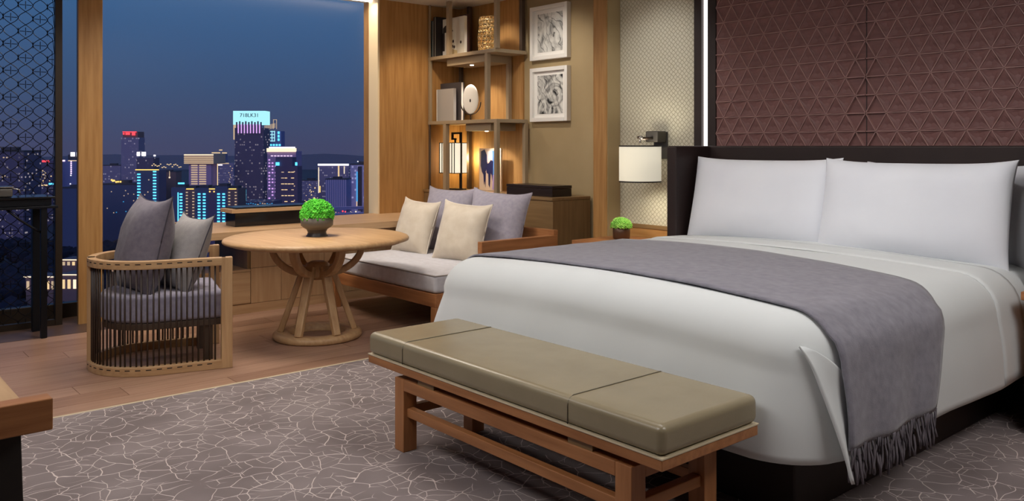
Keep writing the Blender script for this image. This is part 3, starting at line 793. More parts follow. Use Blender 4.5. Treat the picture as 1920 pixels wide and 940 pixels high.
B(dx1-.055, dx1, dy1-.06, dy1, .31, .57).obj('arm_post', 'teak_z', db, bevel=.005)
B(dx0+.0, dx1-.055, dy1-.045, dy1, .60, .70).obj('back_rail', 'teak_x', db, bevel=.005)
B(dx1-.055, dx1-.0, dy1-.045, dy1, .658, .70).obj('rail_cap', 'teak_x', db, bevel=.003)
B(dx0, dx0+.04, dy1-.05, dy1, .31, .60).obj('back_post', 'teak_z', db, bevel=.005)
G = 'cushions on the daybed'
pillow('daybed_cushion', 'large lilac-grey cushion at the back nearer the window', 'cushion', (.55, .56, .19), (-6.14, 4.40, .448), (D(-17), D(0), D(12)), 'cushion_lilac', G, 'cushion_lilac', .004, pin=.025, ear=.03, seed=11, p=3.2)
pillow('daybed_cushion', 'large lilac-grey cushion at the back beside the wooden arm', 'cushion', (.56, .56, .20), (-5.44, 4.39, .448), (D(-17), D(3), D(18)), 'cushion_lilac', G, 'cushion_lilac', .004, pin=.025, ear=.03, seed=13, p=3.2)
pillow('daybed_cushion', 'small cream satin cushion in front nearer the window', 'cushion', (.45, .46, .19), (-6.22, 4.11, .448), (D(-18), D(3), D(8)), 'cushion_cream', G, 'piping_cream', .004, pin=.02, ear=.025, seed=15, p=3.2)
pillow('daybed_cushion', 'small cream satin cushion in front beside the wooden arm', 'cushion', (.47, .47, .19), (-5.53, 4.11, .448), (D(-18), D(3), D(16)), 'cushion_cream', G, 'piping_cream', .004, pin=.02, ear=.025, seed=17, p=3.2)

# ------------------------------------------------------------------ sideboard behind the daybed
sb = thing('sideboard', 'dark olive-brown cabinet behind the daybed under the shelves', 'cabinet', (-6.3, 5.25, .002))
B(-7.295, -5.32, 5.01, 5.475, .002, .905).obj('body', 'umber_x', sb, bevel=.003)
B(-7.295, -5.315, 5.0, 5.475, .905, .93).obj('top', 'umber_x', sb, bevel=.003)
B(-5.33, -5.318, 5.012, 5.475, .01, .90).obj('end_panel', 'umber_z', sb)
bb = thing('black_box', 'long black lacquered box on the end of the sideboard', 'box', (-5.73, 5.2, .931))
B(-6.05, -5.42, 5.10, 5.34, .931, 1.0).obj('body', 'box_black', bb, bevel=.003)
B(-6.052, -5.418, 5.098, 5.342, 1.002, 1.028).obj('lid', 'box_black', bb, bevel=.003)

# ------------------------------------------------------------------ shelf unit
sh = thing('shelf_unit', 'tall open shelf unit of bronze-grey frames with wood back', 'shelf', (-6.55, 5.25, .931))
SF, SBK = 5.06, 5.46
S1, S2 = 1.645, 2.32; TH = .035
B(-7.29, -6.15, SF, SBK, S1-TH, S1).obj('shelf', 'shelf_metal', sh, bevel=.002)
B(-7.29, -6.17, SF, SBK, S2-TH, S2).obj('shelf', 'shelf_metal', sh, bevel=.002)
def upost(u, z0, z1, y, w=.038, mat='shelf_metal', nm='post'):
    t = (u-960)/FPX; dxv = -math.sin(YAW)+t*math.cos(YAW); dyv = math.cos(YAW)+t*math.sin(YAW); x = dxv*(y/dyv)
    x = max(x, -7.27)
    x = min(x, -6.17)
    B(x-w/2, x+w/2, y-.0, y+w, z0, z1).obj(nm, mat, sh, bevel=.002)
yb = SBK-.04
for u, y, w, mt_ in ((799, SF, .02, 'shelf_dark'), (833, SF, .048, 'shelf_metal'), (877, yb, .04, 'shelf_dark'), (933, SF, .042, 'shelf_metal'), (984, yb, .042, 'shelf_metal')):
    upost(u, .931, S1-TH, y, w, mt_)
for u, y, w, mt_ in ((789, SF, .03, 'shelf_metal'), (862, yb, .035, 'shelf_dark'), (911, SF, .042, 'shelf_metal'), (951, yb, .042, 'shelf_metal')):
    upost(u, S1, S2-TH, y, w, mt_)
for u, y, w, mt_ in ((800, SF, .02, 'shelf_metal'), (839, SF, .045, 'shelf_metal'), (877, yb, .042, 'shelf_dark'), (930, SF, .042, 'shelf_metal'), (976, yb, .042, 'shelf_dark')):
    upost(u, S2, CEIL-.002, y, w, mt_)
lb = B(-7.02, -6.40, SF+.05, SBK-.03, S2-TH-.075, S2-TH-.001).obj('light_box', 'shelf_metal', sh, bevel=.003)
MB().lathe([(0, 0), (.018, 0), (.018, .004), (0, .004)], 16, (-6.74, SF+.16, S2-TH-.080)).obj('spot_lens', 'bulb', lb)
lb = B(-6.70, -6.30, SF+.05, SBK-.03, S1-TH-.075, S1-TH-.001).obj('light_box', 'shelf_metal', sh, bevel=.003)
MB().lathe([(0, 0), (.018, 0), (.018, .004), (0, .004)], 16, (-6.5, SF+.16, S1-TH-.080)).obj('spot_lens', 'bulb', lb)
spot('shelf_spot_upper', (-6.74, SF+.16, S2-TH-.088), (-6.72, SF+.28, S1), 20, SOFT, 95, .9, .02)
spot('shelf_spot_lower', (-6.50, SF+.16, S1-TH-.088), (-6.5, SF+.3, .93), 20, SOFT, 95, .9, .02)
spot('sculpture_fill_spot', (-6.55, SF+.12, CEIL-.03), (-6.5, SF+.2, S2), 16, SOFT, 100, .9, .02)  # unseen spot added to light the gold sculpture, no fixture modelled

# books on the upper shelf
zu = S2+.001
def slab_obj(name, label, cat, parts, loc, group=None):
    t = thing(name, label, cat, loc, 0, group)
    for nm, mt_, bxv in parts: B(*bxv).obj(nm, mt_, t, bevel=.002)
    return t
slab_obj('book', 'thin teal book at the window end of the top shelf', 'book', [('cover', 'book_teal', (-7.275, -7.25, 5.09, 5.35, zu, zu+.385)), ('pages', 'book_white', (-7.249, -7.240, 5.093, 5.345, zu+.004, zu+.381)), ('cover', 'book_teal', (-7.239, -7.232, 5.09, 5.35, zu, zu+.385))], (-7.25, 5.2, zu), 'books on the top shelf')
slab_obj('book', 'tall black book between the teal book and the white cover', 'book', [('cover', 'book_black', (-7.228, -7.205, 5.085, 5.36, zu, zu+.42)), ('pages', 'book_white', (-7.204, -7.192, 5.09, 5.355, zu+.004, zu+.416)), ('cover', 'book_black', (-7.191, -7.183, 5.085, 5.36, zu, zu+.42))], (-7.2, 5.2, zu), 'books on the top shelf')
bk = slab_obj('album', 'large white album with black mound picture standing cover forward', 'book', [('block', 'book_white', (-7.178, -6.80, 5.17, 5.205, zu, zu+.395))], (-6.98, 5.2, zu), 'books on the top shelf')
yy = 5.1695
def flat(poly, mat, parent, y, nm='print', t=.0012): MB().prism([(x, y, z) for x, z in poly], (0, -t, 0)).obj(nm, mat, parent)
flat([(-7.17, zu+.30), (-7.13, zu+.325), (-7.08, zu+.33), (-7.03, zu+.30), (-6.99, zu+.255), (-7.17, zu+.25)], 'ink', bk, yy)
flat([(-7.175, zu), (-7.14, zu), (-7.14, zu+.06), (-7.175, zu+.06)], 'mat_white', bk, yy)
flat([(-7.175, zu+.06), (-7.14, zu+.06), (-7.14, zu+.25), (-7.175, zu+.25)], 'ink', bk, yy)
flat([(-7.07, zu), (-6.92, zu), (-6.92, zu+.05), (-7.07, zu+.085)], 'sand', bk, yy)
for px, pz in ((-6.99, .15), (-6.86, .13), (-7.0, .10), (-6.97, .09)):
    flat([(px+.014*math.cos(a*PI/5), zu+pz+.016*math.sin(a*PI/5)) for a in range(10)], 'ink', bk, yy)
slab_obj('book', 'maroon rounded book standing behind the white album', 'book', [('block', 'book_maroon', (-6.94, -6.83, 5.22, 5.26, zu, zu+.42)), ('spine', 'book_black', (-6.95, -6.94, 5.218, 5.262, zu, zu+.42))], (-6.88, 5.24, zu), 'books on the top shelf')
# openwork gold sculpture
gs = thing('gold_sculpture', 'pierced golden openwork sculpture on the top shelf', 'sculpture', (-6.53, 5.25, zu))
m = MB(); R0 = []
for i in range(10):
    v = i/9; row = []
    wv = (.095+.035*math.sin(min(1, v*1.25+.12)*PI*.82))*(1 if v < .93 else .86)
    for j in range(16):
        a = 2*PI*(j+.5*(i % 2))/16; jit = 1+.05*noise.noise(Vector((math.cos(a)*2, math.sin(a)*2, v*5)))
        row.append((-6.53+wv*1.0*math.cos(a)*jit+.012*math.sin(v*3), 5.25+wv*.55*math.sin(a)*jit, zu+.004+.35*v+.008*noise.noise(Vector((a, v*4, 2)))))
    R0.append(row+[row[0]])
m.grid(R0); bmesh.ops.remove_doubles(m.bm, verts=m.bm.verts, dist=.0005)
o = m.obj('openwork', 'gold', gs); wf = o.modifiers.new('w', 'WIREFRAME'); wf.thickness = .015; wf.use_even_offset = False
ss = o.modifiers.new('ss', 'SUBSURF'); ss.levels = 1; ss.render_levels = 1
MB().lathe([(0, 0), (.07, 0), (.075, .006), (.06, .012), (0, .012)], 24, (-6.53, 5.25, zu)).obj('foot', 'gold', gs, smooth=True)
# middle shelf
zm = S1+.001
slab_obj('book', 'large slate-black book standing on the middle shelf behind the silver album', 'book', [('cover', 'book_slate', (-7.26, -6.90, 5.20, 5.208, zm, zm+.40)), ('pages', 'book_white', (-7.255, -6.905, 5.209, 5.235, zm+.004, zm+.396)), ('cover', 'book_slate', (-7.26, -6.90, 5.236, 5.244, zm, zm+.40))], (-7.08, 5.22, zm), 'books on the middle shelf')
slab_obj('album', 'silver-grey album leaning at the window end of the middle shelf', 'book', [('cover', 'album_silver', (-7.235, -6.945, 5.14, 5.175, zm, zm+.335)), ('spine', 'frame_white', (-7.245, -7.235, 5.138, 5.177, zm, zm+.335))], (-7.09, 5.16, zm), 'books on the middle shelf')
dc = thing('disc_ornament', 'white oval stone disc held by a dark fork stand', 'ornament', (-6.735, 5.2, zm))
m = MB(); 
bmesh.ops.create_uvsphere(m.bm, u_segments=36, v_segments=18, radius=1, matrix=Matrix.Translation((-6.735, 5.2, zm+.215)) @ Matrix.Diagonal((.084, .018, .15, 1)))
dd = m.obj('disc', 'disc_white', dc, smooth=True)
MB().ball((-6.735, 5.182, zm+.20), .012, 2, (.7, .3, 1.5)).obj('hole', 'ink', dd, smooth=True)
fk = [(-6.735+.105*math.cos(a), 5.2, zm+.185+.125*math.sin(a)) for a in [PI+PI*k/18 for k in range(19)]]
MB().tube(fk, .0055, 8).obj('fork', 'bronze_dark', dc, smooth=True)
MB().tube([(-6.735, 5.2, zm+.0), (-6.735, 5.2, zm+.064)], .006, 8).obj('stem', 'bronze_dark', dc)
MB().lathe([(0, 0), (.04, 0), (.04, .006), (0, .006)], 20, (-6.735, 5.2, zm)).obj('base', 'bronze_dark', dc)
dc.rotation_euler = (0, 0, D(38))
# lantern on the sideboard
zs = .931
ln = thing('lantern_lamp', 'lit table lantern with dark ribs and angular handle behind the daybed', 'lamp', (-7.10, 5.24, zs))
Lx0, Lx1, Ly0, Ly1 = -7.215, -6.955, 5.16, 5.32
sd_ = B(Lx0, Lx1, Ly0, Ly1, 1.105, 1.415).obj('lamp_shade', 'lantern_shade', ln, bevel=.004)
for k in range(7):
    x = Lx0+(Lx1-Lx0)*k/6; B(x-.004, x+.004, Ly0-.006, Ly0, 1.10, 1.42).obj('rib', 'black_metal', sd_)
for z in (1.10, 1.415): B(Lx0-.006, Lx1+.006, Ly0-.007, Ly1+.004, z, z+.007).obj('frame_ring', 'black_metal', ln)
B(Lx1-.018, Lx1+.004, 5.235, 5.257, zs, 1.53).obj('post', 'black_metal', ln, bevel=.002)
B(Lx0+.10, Lx1+.004, 5.235, 5.257, 1.51, 1.53).obj('handle', 'black_metal', ln, bevel=.002)
B(Lx0+.10, Lx0+.118, 5.235, 5.257, 1.45, 1.51).obj('handle', 'black_metal', ln, bevel=.002)
B(Lx0+.118, Lx0+.17, 5.235, 5.257, 1.45, 1.468).obj('handle', 'black_metal', ln, bevel=.002)
B(Lx0+.15, Lx0+.165, 5.238, 5.254, 1.42, 1.45).obj('hanger', 'black_metal', ln)
B(Lx0+.10, Lx1+.02, 5.19, 5.30, zs, zs+.012).obj('base', 'black_metal', ln, bevel=.002)
for sx_ in (Lx0-.07, ): pass
d_ = bpy.data.lights.new('lantern_light', 'POINT'); d_.energy = 7; d_.color = (1, .82, .42); d_.shadow_soft_size = .08
o_ = bpy.data.objects.new('lantern_light', d_); COL.objects.link(o_); o_.location = (-7.08, 5.40, 1.26)
# abstract painting
pc = thing('abstract_painting', 'unframed abstract painting with navy brush marks leaning behind the cushions', 'painting', (-6.62, 5.36, zs))
B(-6.79, -6.44, 5.355, 5.372, zs, zs+.43).obj('canvas', 'canvas_peach', pc, bevel=.001)
yp = 5.3548
flat([(-6.76, zs+.40), (-6.70, zs+.42), (-6.665, zs+.36), (-6.655, zs+.27), (-6.68, zs+.2), (-6.72, zs+.16), (-6.745, zs+.19), (-6.765, zs+.25)], 'paint_navy', pc, yp, 'brush_mark')
flat([(-6.68, zs+.27), (-6.63, zs+.28), (-6.60, zs+.31), (-6.56, zs+.30), (-6.565, zs+.18), (-6.575, zs+.09), (-6.585, zs+.16), (-6.60, zs+.18), (-6.615, zs+.03), (-6.635, zs+.06), (-6.64, zs+.17), (-6.665, zs+.18)], 'paint_navy', pc, yp-.0015, 'brush_mark')
flat([(-6.72, zs+.17), (-6.71, zs+.06), (-6.70, zs+.1), (-6.685, zs+.03), (-6.68, zs+.19)], 'paint_navy', pc, yp-.001, 'brush_mark')
flat([(-6.665, zs+.40), (-6.58, zs+.41), (-6.575, zs+.31), (-6.60, zs+.315), (-6.64, zs+.285), (-6.66, zs+.29)], 'paint_pale', pc, yp-.0005, 'brush_mark')
flat([(-6.575, zs+.41), (-6.535, zs+.40), (-6.535, zs+.16), (-6.565, zs+.15)], 'paint_blue', pc, yp-.0008, 'brush_mark')
flat([(-6.565, zs+.16), (-6.53, zs+.17), (-6.535, zs+.01), (-6.575, zs+.015)], 'paint_lilac', pc, yp-.0012, 'brush_mark')

# framed prints
def framed(label, x0, x1, z0, z1, pm_):
    t = thing('framed_print', label, 'picture', ((x0+x1)/2, 5.48, z0), 0, 'framed prints on the khaki wall')
    y0, y1 = 5.445, 5.499; fw = .038
    for bx_ in ((x0, x0+fw, z0, z1), (x1-fw, x1, z0, z1), (x0+fw, x1-fw, z0, z0+fw), (x0+fw, x1-fw, z1-fw, z1)):
        B(bx_[0], bx_[1], y0, y1, bx_[2], bx_[3]).obj('frame_bar', 'frame_white', t, bevel=.003)
    mt_ = B(x0+fw, x1-fw, 5.475, 5.485, z0+fw, z1-fw).obj('mount', 'mat_white', t)
    B(x0+.085, x1-.085, 5.4725, 5.476, z0+.075, z1-.075).obj('print', pm_, mt_)
framed('upper white-framed ink print on the khaki wall', -6.11, -5.59, 2.215, 2.735, 'print_a')
framed('lower white-framed landscape print on the khaki wall', -6.11, -5.59, 1.62, 2.14, 'print_b')

# ------------------------------------------------------------------ bedside: stands, wall lamp, plant
ns = thing('nightstand', 'wooden nightstand carrying the small moss pot beside the bed', 'nightstand', (-4.38, 5.05, .008))
B(-4.80, -3.90, 4.77, 5.33, .008, .59).obj('body', 'teak_z', ns, bevel=.003)
B(-4.82, -3.88, 4.75, 5.34, .59, .627).obj('top', 'teak_x', ns, bevel=.003)
for z0, z1 in ((.08, .32), (.335, .575)):
    q = B(-4.78, -3.92, 4.758, 4.772, z0, z1).obj('drawer', 'teak_x', ns, bevel=.002)
    B(-4.42, -4.28, 4.745, 4.76, z1-.03, z1-.018).obj('pull', 'bronze_dark', q)
n2 = thing('nightstand', 'wooden nightstand at the right edge of the photo beside the pillows', 'nightstand', (-1.12, 4.72, .008))
B(-1.435, -.85, 4.44, 5.05, .008, .65).obj('body', 'teak_z', n2, bevel=.003)
B(-1.455, -.83, 4.42, 5.06, .65, .69).obj('top', 'teak_x', n2, bevel=.003)
pt = thing('small_moss_pot', 'little lime moss plant in bronze cylinder on the nightstand', 'potted plant', (-4.61, 5.11, .628))
c = (-4.61, 5.11, .628)
MB().lathe([(0, 0), (.062, 0), (.069, .006), (.071, .108), (.065, .110), (.063, .098), (0, .098)], 32, c).obj('pot', 'pot_bronze', pt, smooth=True)
moss_ball('moss', 'moss_lime', pt, (c[0], c[1], c[2]+.106), .085, .72, 240, 8, [Vector((-.5, 0, .8)).normalized()])
wlp = thing('wall_lamp', 'wall lamp with pale drum shade and dark bracket beside the bed', 'lamp', (-4.36, 5.2, 1.10))
SXc, SYc, SR = -4.385, 5.08, .166
LZ0, LZ1 = 1.103, 1.385
shp = MB().lathe([(SR, 0), (SR, LZ1-LZ0), (SR-.004, LZ1-LZ0), (SR-.004, 0), (SR, 0)], 48, (SXc, SYc, LZ0)).obj('lamp_shade', 'lamp_shade', wlp, smooth=True)
for z in (LZ0-.004, LZ1-.006): MB().lathe([(SR-.005, 0), (SR+.002, 0), (SR+.002, .010), (SR-.005, .010), (SR-.005, 0)], 48, (SXc, SYc, z)).obj('trim_ring', 'black_metal', shp, smooth=True)
MB().lathe([(0, .012), (SR-.006, .012), (SR-.006, .016), (0, .016)], 40, (SXc, SYc, LZ0)).obj('diffuser', 'lamp_shade', shp)
B(-4.47, -4.33, 5.345, 5.359, 1.28, 1.50).obj('back_plate', 'gunmetal', wlp, bevel=.005)
B(-4.465, -4.335, 5.235, 5.346, 1.415, 1.505).obj('bracket_cap', 'gunmetal', wlp, bevel=.010)
MB().tube([(-4.395, 5.25, 1.448), (-4.39, 5.16, 1.446), (SXc, SYc, 1.444)], .012, 10).obj('arm', 'bronze_dark', wlp, smooth=True)
MB().tube([(SXc, SYc, LZ1-.01), (SXc, SYc, 1.46)], .009, 10).obj('stem', 'chrome', wlp, smooth=True)
MB().tube([(SXc-.02, SYc, 1.452), (SXc+.02, SYc, 1.452)], .013, 10).obj('knob', 'chrome', wlp, smooth=True)
for k in range(3):
    a = 2*PI*k/3; MB().tube([(SXc, SYc, LZ1-.008), (SXc+math.cos(a)*(SR-.003), SYc+math.sin(a)*(SR-.003), LZ1-.008)], .003, 6).obj('spider', 'black_metal', wlp)
for nm, z, e, tz in (('lamp_down', LZ0-.01, 9.0, 0), ('lamp_up', LZ1+.02, 6.0, 3)):
    spot(nm, (SXc, SYc+.04, z), (SXc+.06, SYc+.22, tz), e, (1, .92, .74), 150, .8, .08)

# ------------------------------------------------------------------ tall console with dish, fretwork screen by the left window
cs = thing('console_table', 'tall narrow dark steel table with glass top by the left window', 'table', (-6.91, .9, .004))
B(-7.10, -6.74, -.3, 1.42, 1.005, 1.02).obj('glass_top', 'glass_black', cs, bevel=.002)
B(-7.08, -6.76, -.28, 1.40, .955, 1.004).obj('top_frame', 'table_steel', cs, bevel=.003)
B(-7.10, -6.74, -.3, 1.44, .935, .953).obj('lower_plate', 'table_steel', cs, bevel=.002)
for x, w in ((-7.06, .03), (-6.77, .02)): B(x-w, x+w, 1.33, 1.33+2*w, .004, .935).obj('leg', 'table_steel', cs, bevel=.002)
for x, w in ((-7.06, .03), (-6.77, .02)): B(x-w, x+w, -.2, -.2+2*w, .004, .935).obj('leg', 'table_steel', cs, bevel=.002)
br_ = [(-6.77, 1.33-.16*(1-math.cos(a)), .935-.16*math.sin(a)) for a in [PI/2*k/8 for k in range(9)]]
MB().tube([(-6.77, 1.34, .76), (-6.77, 1.28, .80), (-6.77, 1.2, .86), (-6.77, 1.12, .935)], .008, 8).obj('brace', 'table_steel', cs, smooth=True)
di = thing('serving_dish', 'lidded silver serving dish on the tall dark table', 'dish', (-6.9, 1.09, 1.021))
B(-6.99, -6.81, .88, 1.165, 1.021, 1.085).obj('body', 'silver_dish', di, bevel=.012, seg=3)
B(-6.995, -6.805, .875, 1.17, 1.086, 1.096).obj('lid', 'chrome', di, bevel=.003)
MB().tube([(-6.9, 1.165, 1.08), (-6.9, 1.215, 1.07), (-6.9, 1.225, 1.05), (-6.9, 1.22, 1.03)], .006, 8).obj('handle', 'chrome', di, smooth=True)

sr = thing('fretwork_screen', 'dark cut-out fretwork screen across the left window', 'screen', (-7.2, .9, .004))
sy0, sy1 = -.35, 1.51
B(-7.22, -7.17, sy1, sy1+.05, .004, CEIL-.004).obj('frame_post', 'window_bronze', sr, bevel=.003)
B(-7.215, -7.175, sy0, sy1, .004, .05).obj('bottom_bar', 'window_bronze', sr)
B(-7.215, -7.175, sy0, sy1, CEIL-.05, CEIL-.004).obj('top_bar', 'window_bronze', sr)
m = MB(); CWd = .098; CHt = .100; r_ = .0026
def strip(pts): m.tube([(-7.195, y, z) for y, z in pts if sy0 < y < sy1], r_, 4) if sum(1 for y, z in pts if sy0 < y < sy1) > 1 else None
nc = int((sy1-sy0)/CWd)+1
zz = [.05+k*(CEIL-.1)/250 for k in range(251)]
for k in range(nc+1):
    y0 = sy1-k*CWd
    for sg in (1, -1):
        strip([(y0+sg*CWd*.5*math.sin(PI*z/CHt+k*PI)*.98, z) for z in zz])
    for j in range(int(CEIL/CHt)):
        z0 = (j+.5)*CHt
        if (j+k) % 2 == 0:
            strip([(y0-CWd*.42, z0), (y0-CWd*.05, z0)]); strip([(y0+CWd*.05, z0), (y0+CWd*.42, z0)])
        strip([(y0, z0-CHt*.3), (y0, z0+CHt*.3)]) if (j+k) % 2 == 0 else strip([(y0+CWd*.5, z0-CHt*.24), (y0+CWd*.5, z0+CHt*.24)])
o = m.obj('fretwork', 'black_metal', sr); 

# ------------------------------------------------------------------ desk corner in the foreground
dk = thing('desk', 'pale wooden desk with inset top and raised end board in the foreground', 'desk', (-2.9, .1, .008))
DZ = .735
B(-3.55, -2.36, -.75, .435, DZ-.04, DZ).obj('top_frame', 'oak_x', dk, bevel=.003)
B(-3.40, -2.45, -.62, .33, DZ, DZ+.0015).obj('inset', 'desk_inset', dk)
B(-2.38, -2.325, -.78, .485, DZ-.06, DZ+.02).obj('end_board', 'teak_y', dk, bevel=.004)
B(-3.58, -3.53, -.78, .485, DZ-.06, DZ+.02).obj('end_board', 'teak_y', dk, bevel=.004)
for x in (-2.455, -3.44):
    for y in (.385, -.62):
        MB().sweep([[(x-.045, y-.045+d, z), (x+.045, y-.045+d, z), (x+.045, y+.045+d, z), (x-.045, y+.045+d, z)] for z, d in ((.008, .03), (.25, .02), (.5, .005), (DZ-.06, 0))]).obj('leg', 'groove_dark', dk, bevel=.004)

# ------------------------------------------------------------------ the city beyond the glass
GZ = -62.0
FW = Vector((-math.sin(YAW), math.cos(YAW), 0)); RT = Vector((math.cos(YAW), math.sin(YAW), 0))
def spotp(u, dist): return FW*dist+RT*((u-960)/FPX*dist)
def zat(v, dist): return EYE-(v-HOR)/FPX*dist
def dark(name, c, rough=.6):
    m, n, l, b = base(name, c, rough, 0, .3); return m
def facade(name, c, ec, dens, cw, chh, strength):
    """dark facade; far-off lit windows too small to pick apart glow in a grid"""
    m, n, l, b = base(name, c, .6, 0, .3)
    tc = n.new('ShaderNodeTexCoord'); mp = n.new('ShaderNodeMapping'); mp.inputs['Scale'].default_value = (1/cw, 1/cw, 1/chh); l.new(tc.outputs['Object'], mp.inputs[0])
    fl = n.new('ShaderNodeVectorMath'); fl.operation = 'FLOOR'; l.new(mp.outputs[0], fl.inputs[0])
    wn_ = n.new('ShaderNodeTexWhiteNoise'); wn_.noise_dimensions = '3D'; l.new(fl.outputs[0], wn_.inputs['Vector'])
    gt = n.new('ShaderNodeMath'); gt.operation = 'GREATER_THAN'; gt.inputs[1].default_value = 1-dens; l.new(wn_.outputs['Value'], gt.inputs[0])
    fr = n.new('ShaderNodeVectorMath'); fr.operation = 'FRACTION'; l.new(mp.outputs[0], fr.inputs[0]); sx = n.new('ShaderNodeSeparateXYZ'); l.new(fr.outputs[0], sx.inputs[0])
    zc = n.new('ShaderNodeMath'); zc.operation = 'COMPARE'; zc.inputs[1].default_value = .5; zc.inputs[2].default_value = .25; l.new(sx.outputs['Z'], zc.inputs[0])
    xc = n.new('ShaderNodeMath'); xc.operation = 'COMPARE'; xc.inputs[1].default_value = .5; xc.inputs[2].default_value = .32; l.new(sx.outputs['X'], xc.inputs[0])
    mu = n.new('ShaderNodeMath'); mu.operation = 'MULTIPLY'; l.new(gt.outputs[0], mu.inputs[0]); l.new(zc.outputs[0], mu.inputs[1])
    m2 = n.new('ShaderNodeMath'); m2.operation = 'MULTIPLY'; l.new(mu.outputs[0], m2.inputs[0]); l.new(xc.outputs[0], m2.inputs[1])
    m3 = n.new('ShaderNodeMath'); m3.operation = 'MULTIPLY'; m3.inputs[1].default_value = strength; l.new(m2.outputs[0], m3.inputs[0])
    b.inputs['Emission Color'].default_value = ec; l.new(m3.outputs[0], b.inputs['Emission Strength'])
    return m
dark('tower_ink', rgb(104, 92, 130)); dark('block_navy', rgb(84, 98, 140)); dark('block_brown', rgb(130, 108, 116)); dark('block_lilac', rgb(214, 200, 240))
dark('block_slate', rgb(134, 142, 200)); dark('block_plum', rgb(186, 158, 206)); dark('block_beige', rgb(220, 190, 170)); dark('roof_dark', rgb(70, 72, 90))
facade('fac_warm', rgb(104, 92, 120), (1, .75, .4, 1), .22, 2.6, 3.4, .9)
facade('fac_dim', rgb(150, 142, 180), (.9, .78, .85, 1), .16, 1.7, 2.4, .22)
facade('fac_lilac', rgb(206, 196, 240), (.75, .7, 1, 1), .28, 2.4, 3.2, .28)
facade('fac_dark', rgb(104, 98, 132), (.95, .8, .8, 1), .10, 1.6, 2.2, .30)
emit('lit_cyan', (.12, .72, 1, 1), 1.7); emit('lit_cyan_soft', (.05, .40, .75, 1), .9); emit('lit_sky', (.45, .95, 1, 1), 1.05)
emit('lit_white', (1, .93, .95, 1), 1.6); emit('lit_gold', (1, .62, .15, 1), 1.5); emit('lit_amber', (1, .70, .36, 1), 1.0); emit('lit_cream', (1, .72, .46, 1), .62)
emit('lit_red', (1, .06, .08, 1), 1.8); emit('lit_pink', (1, .70, .92, 1), 1.5); emit('lit_violet', (.8, .45, .95, 1), 1.0); emit('lit_warmwhite', (1, .80, .55, 1), 1.3)
emit('lit_blue', (.1, .45, .9, 1), .8)
glowmat = {}
def building(label, u0, u1, vtop, dist, mat, group=None, turn=0, depth=None, roofbox=True, name='tower_block'):
    uc = (u0+u1)/2; p = spotp(uc, dist); w = (u1-u0)/FPX*dist; hgt = zat(vtop, dist)-GZ
    t = thing(name, label, 'building', (p.x, p.y, GZ), YAW+D(turn), group, local=True)
    dp = depth or w*.8
    t['_w'] = w; t['_h'] = hgt; t['_d'] = dist
    MB().box(-w/2, w/2, 0, dp, 0, hgt).obj('body', mat, t)
    if roofbox:
        MB().box(-w*.22, w*.16, dp*.3, dp*.6, hgt, hgt+w*.10).obj('roof_house', 'roof_dark', t)
        MB().box(-w/2-.15, w/2+.15, -.2, dp+.1, hgt-w*.03, hgt+.3).obj('parapet', 'roof_dark', t)
    return t
WM = {}
def lit(t, u, v, wpx, hpx, mat, uc, depth=.25, name='lit_window', y=-.12):
    """box lamp/window on the front of a building at image-scale offset from the building's middle"""
    dist = t['_d']; k = dist/FPX; w = wpx*k; h = hpx*k
    key = (round(w, 2), round(h, 2), mat)
    if key not in WM: WM[key] = B(-w/2, w/2, -depth/2, depth/2, -h/2, h/2).mesh(name, mat)
    share(name, WM[key], t, ((u-uc)*k, y, zat(v, dist)-GZ))
def col(t, u, v0, v1, step, wpx, hpx, mat, uc, name='lit_window', skip=0):
    v = v0
    while v < v1:
        if random.random() >= skip: lit(t, u, v, wpx, hpx, mat, uc, name=name)
        v += step
# ground and far ridge
gr = MB().box(-2600, 60, -900, 2600, GZ-1, GZ).obj('ground', 'roof_dark'); struct(gr)
rdg = []
m = MB(); pts = []
for k in range(61):
    u = -500+2200*k/60; v = 292+8*noise.noise(Vector((k*.35, 0, 0)))-6*noise.noise(Vector((k*.12, 4, 0)))
    pts.append((u, v))
dark('ridge', rgb(120, 120, 140), .9)
DR = 2300
secs = []
for u, v in pts:
    p = spotp(u, DR); q = spotp(u, DR+160); zz_ = zat(v, DR)
    secs.append([(p.x, p.y, GZ), (p.x+FW.x*60, p.y+FW.y*60, zz_), (q.x, q.y, GZ)])
struct(m.sweep(secs).obj('hill_ridge', 'ridge'))

# signature tower with the glowing crown sign
uc = 467
t1 = building('tallest dark tower with glowing cyan crown sign', 440, 494, 240, 700, 'fac_dark', roofbox=False); t1.children[0].name = 'shaft'
k7 = 700/FPX
zc0 = zat(234, 700)-GZ; zc1 = zat(208, 700)-GZ; wc = 60*k7
B(-wc/2, wc/2, .0, 14, zc0, zc1).obj('crown', 'lit_sky', t1)
B(-wc/2+.2, -wc/2+1.4, 0, 12, zat(262, 700)-GZ, zc0).obj('edge_glow', 'lit_cream', t1)
for k in range(9):
    u = 444+k*5.7; x = (u-uc)*k7; B(x-.55, x+.55, -.6, .1, zat(252, 700)-GZ, zat(229-(1.5 if k % 2 else 0), 700)-GZ).obj('fin', 'tower_ink', t1)
for k in range(8):
    u = 447+k*5.7; x = (u-uc)*k7; B(x-.5, x+.5, -.3, .1, zat(250, 700)-GZ, zat(233, 700)-GZ).obj('fin_light', 'lit_violet', t1)
fc = bpy.data.curves.new('sign', 'FONT'); fc.body = '718LK31'; fc.size = 4.4; fc.extrude = .15; fc.align_x = 'CENTER'
fo = bpy.data.objects.new('sign_lettering', fc); dg = None
COL.objects.link(fo); bpy.context.view_layer.update()
sm = bpy.data.meshes.new_from_object(fo.evaluated_get(bpy.context.evaluated_depsgraph_get())); bpy.data.objects.remove(fo)
sm.materials.clear(); sm.materials.append(MATS['block_navy'])
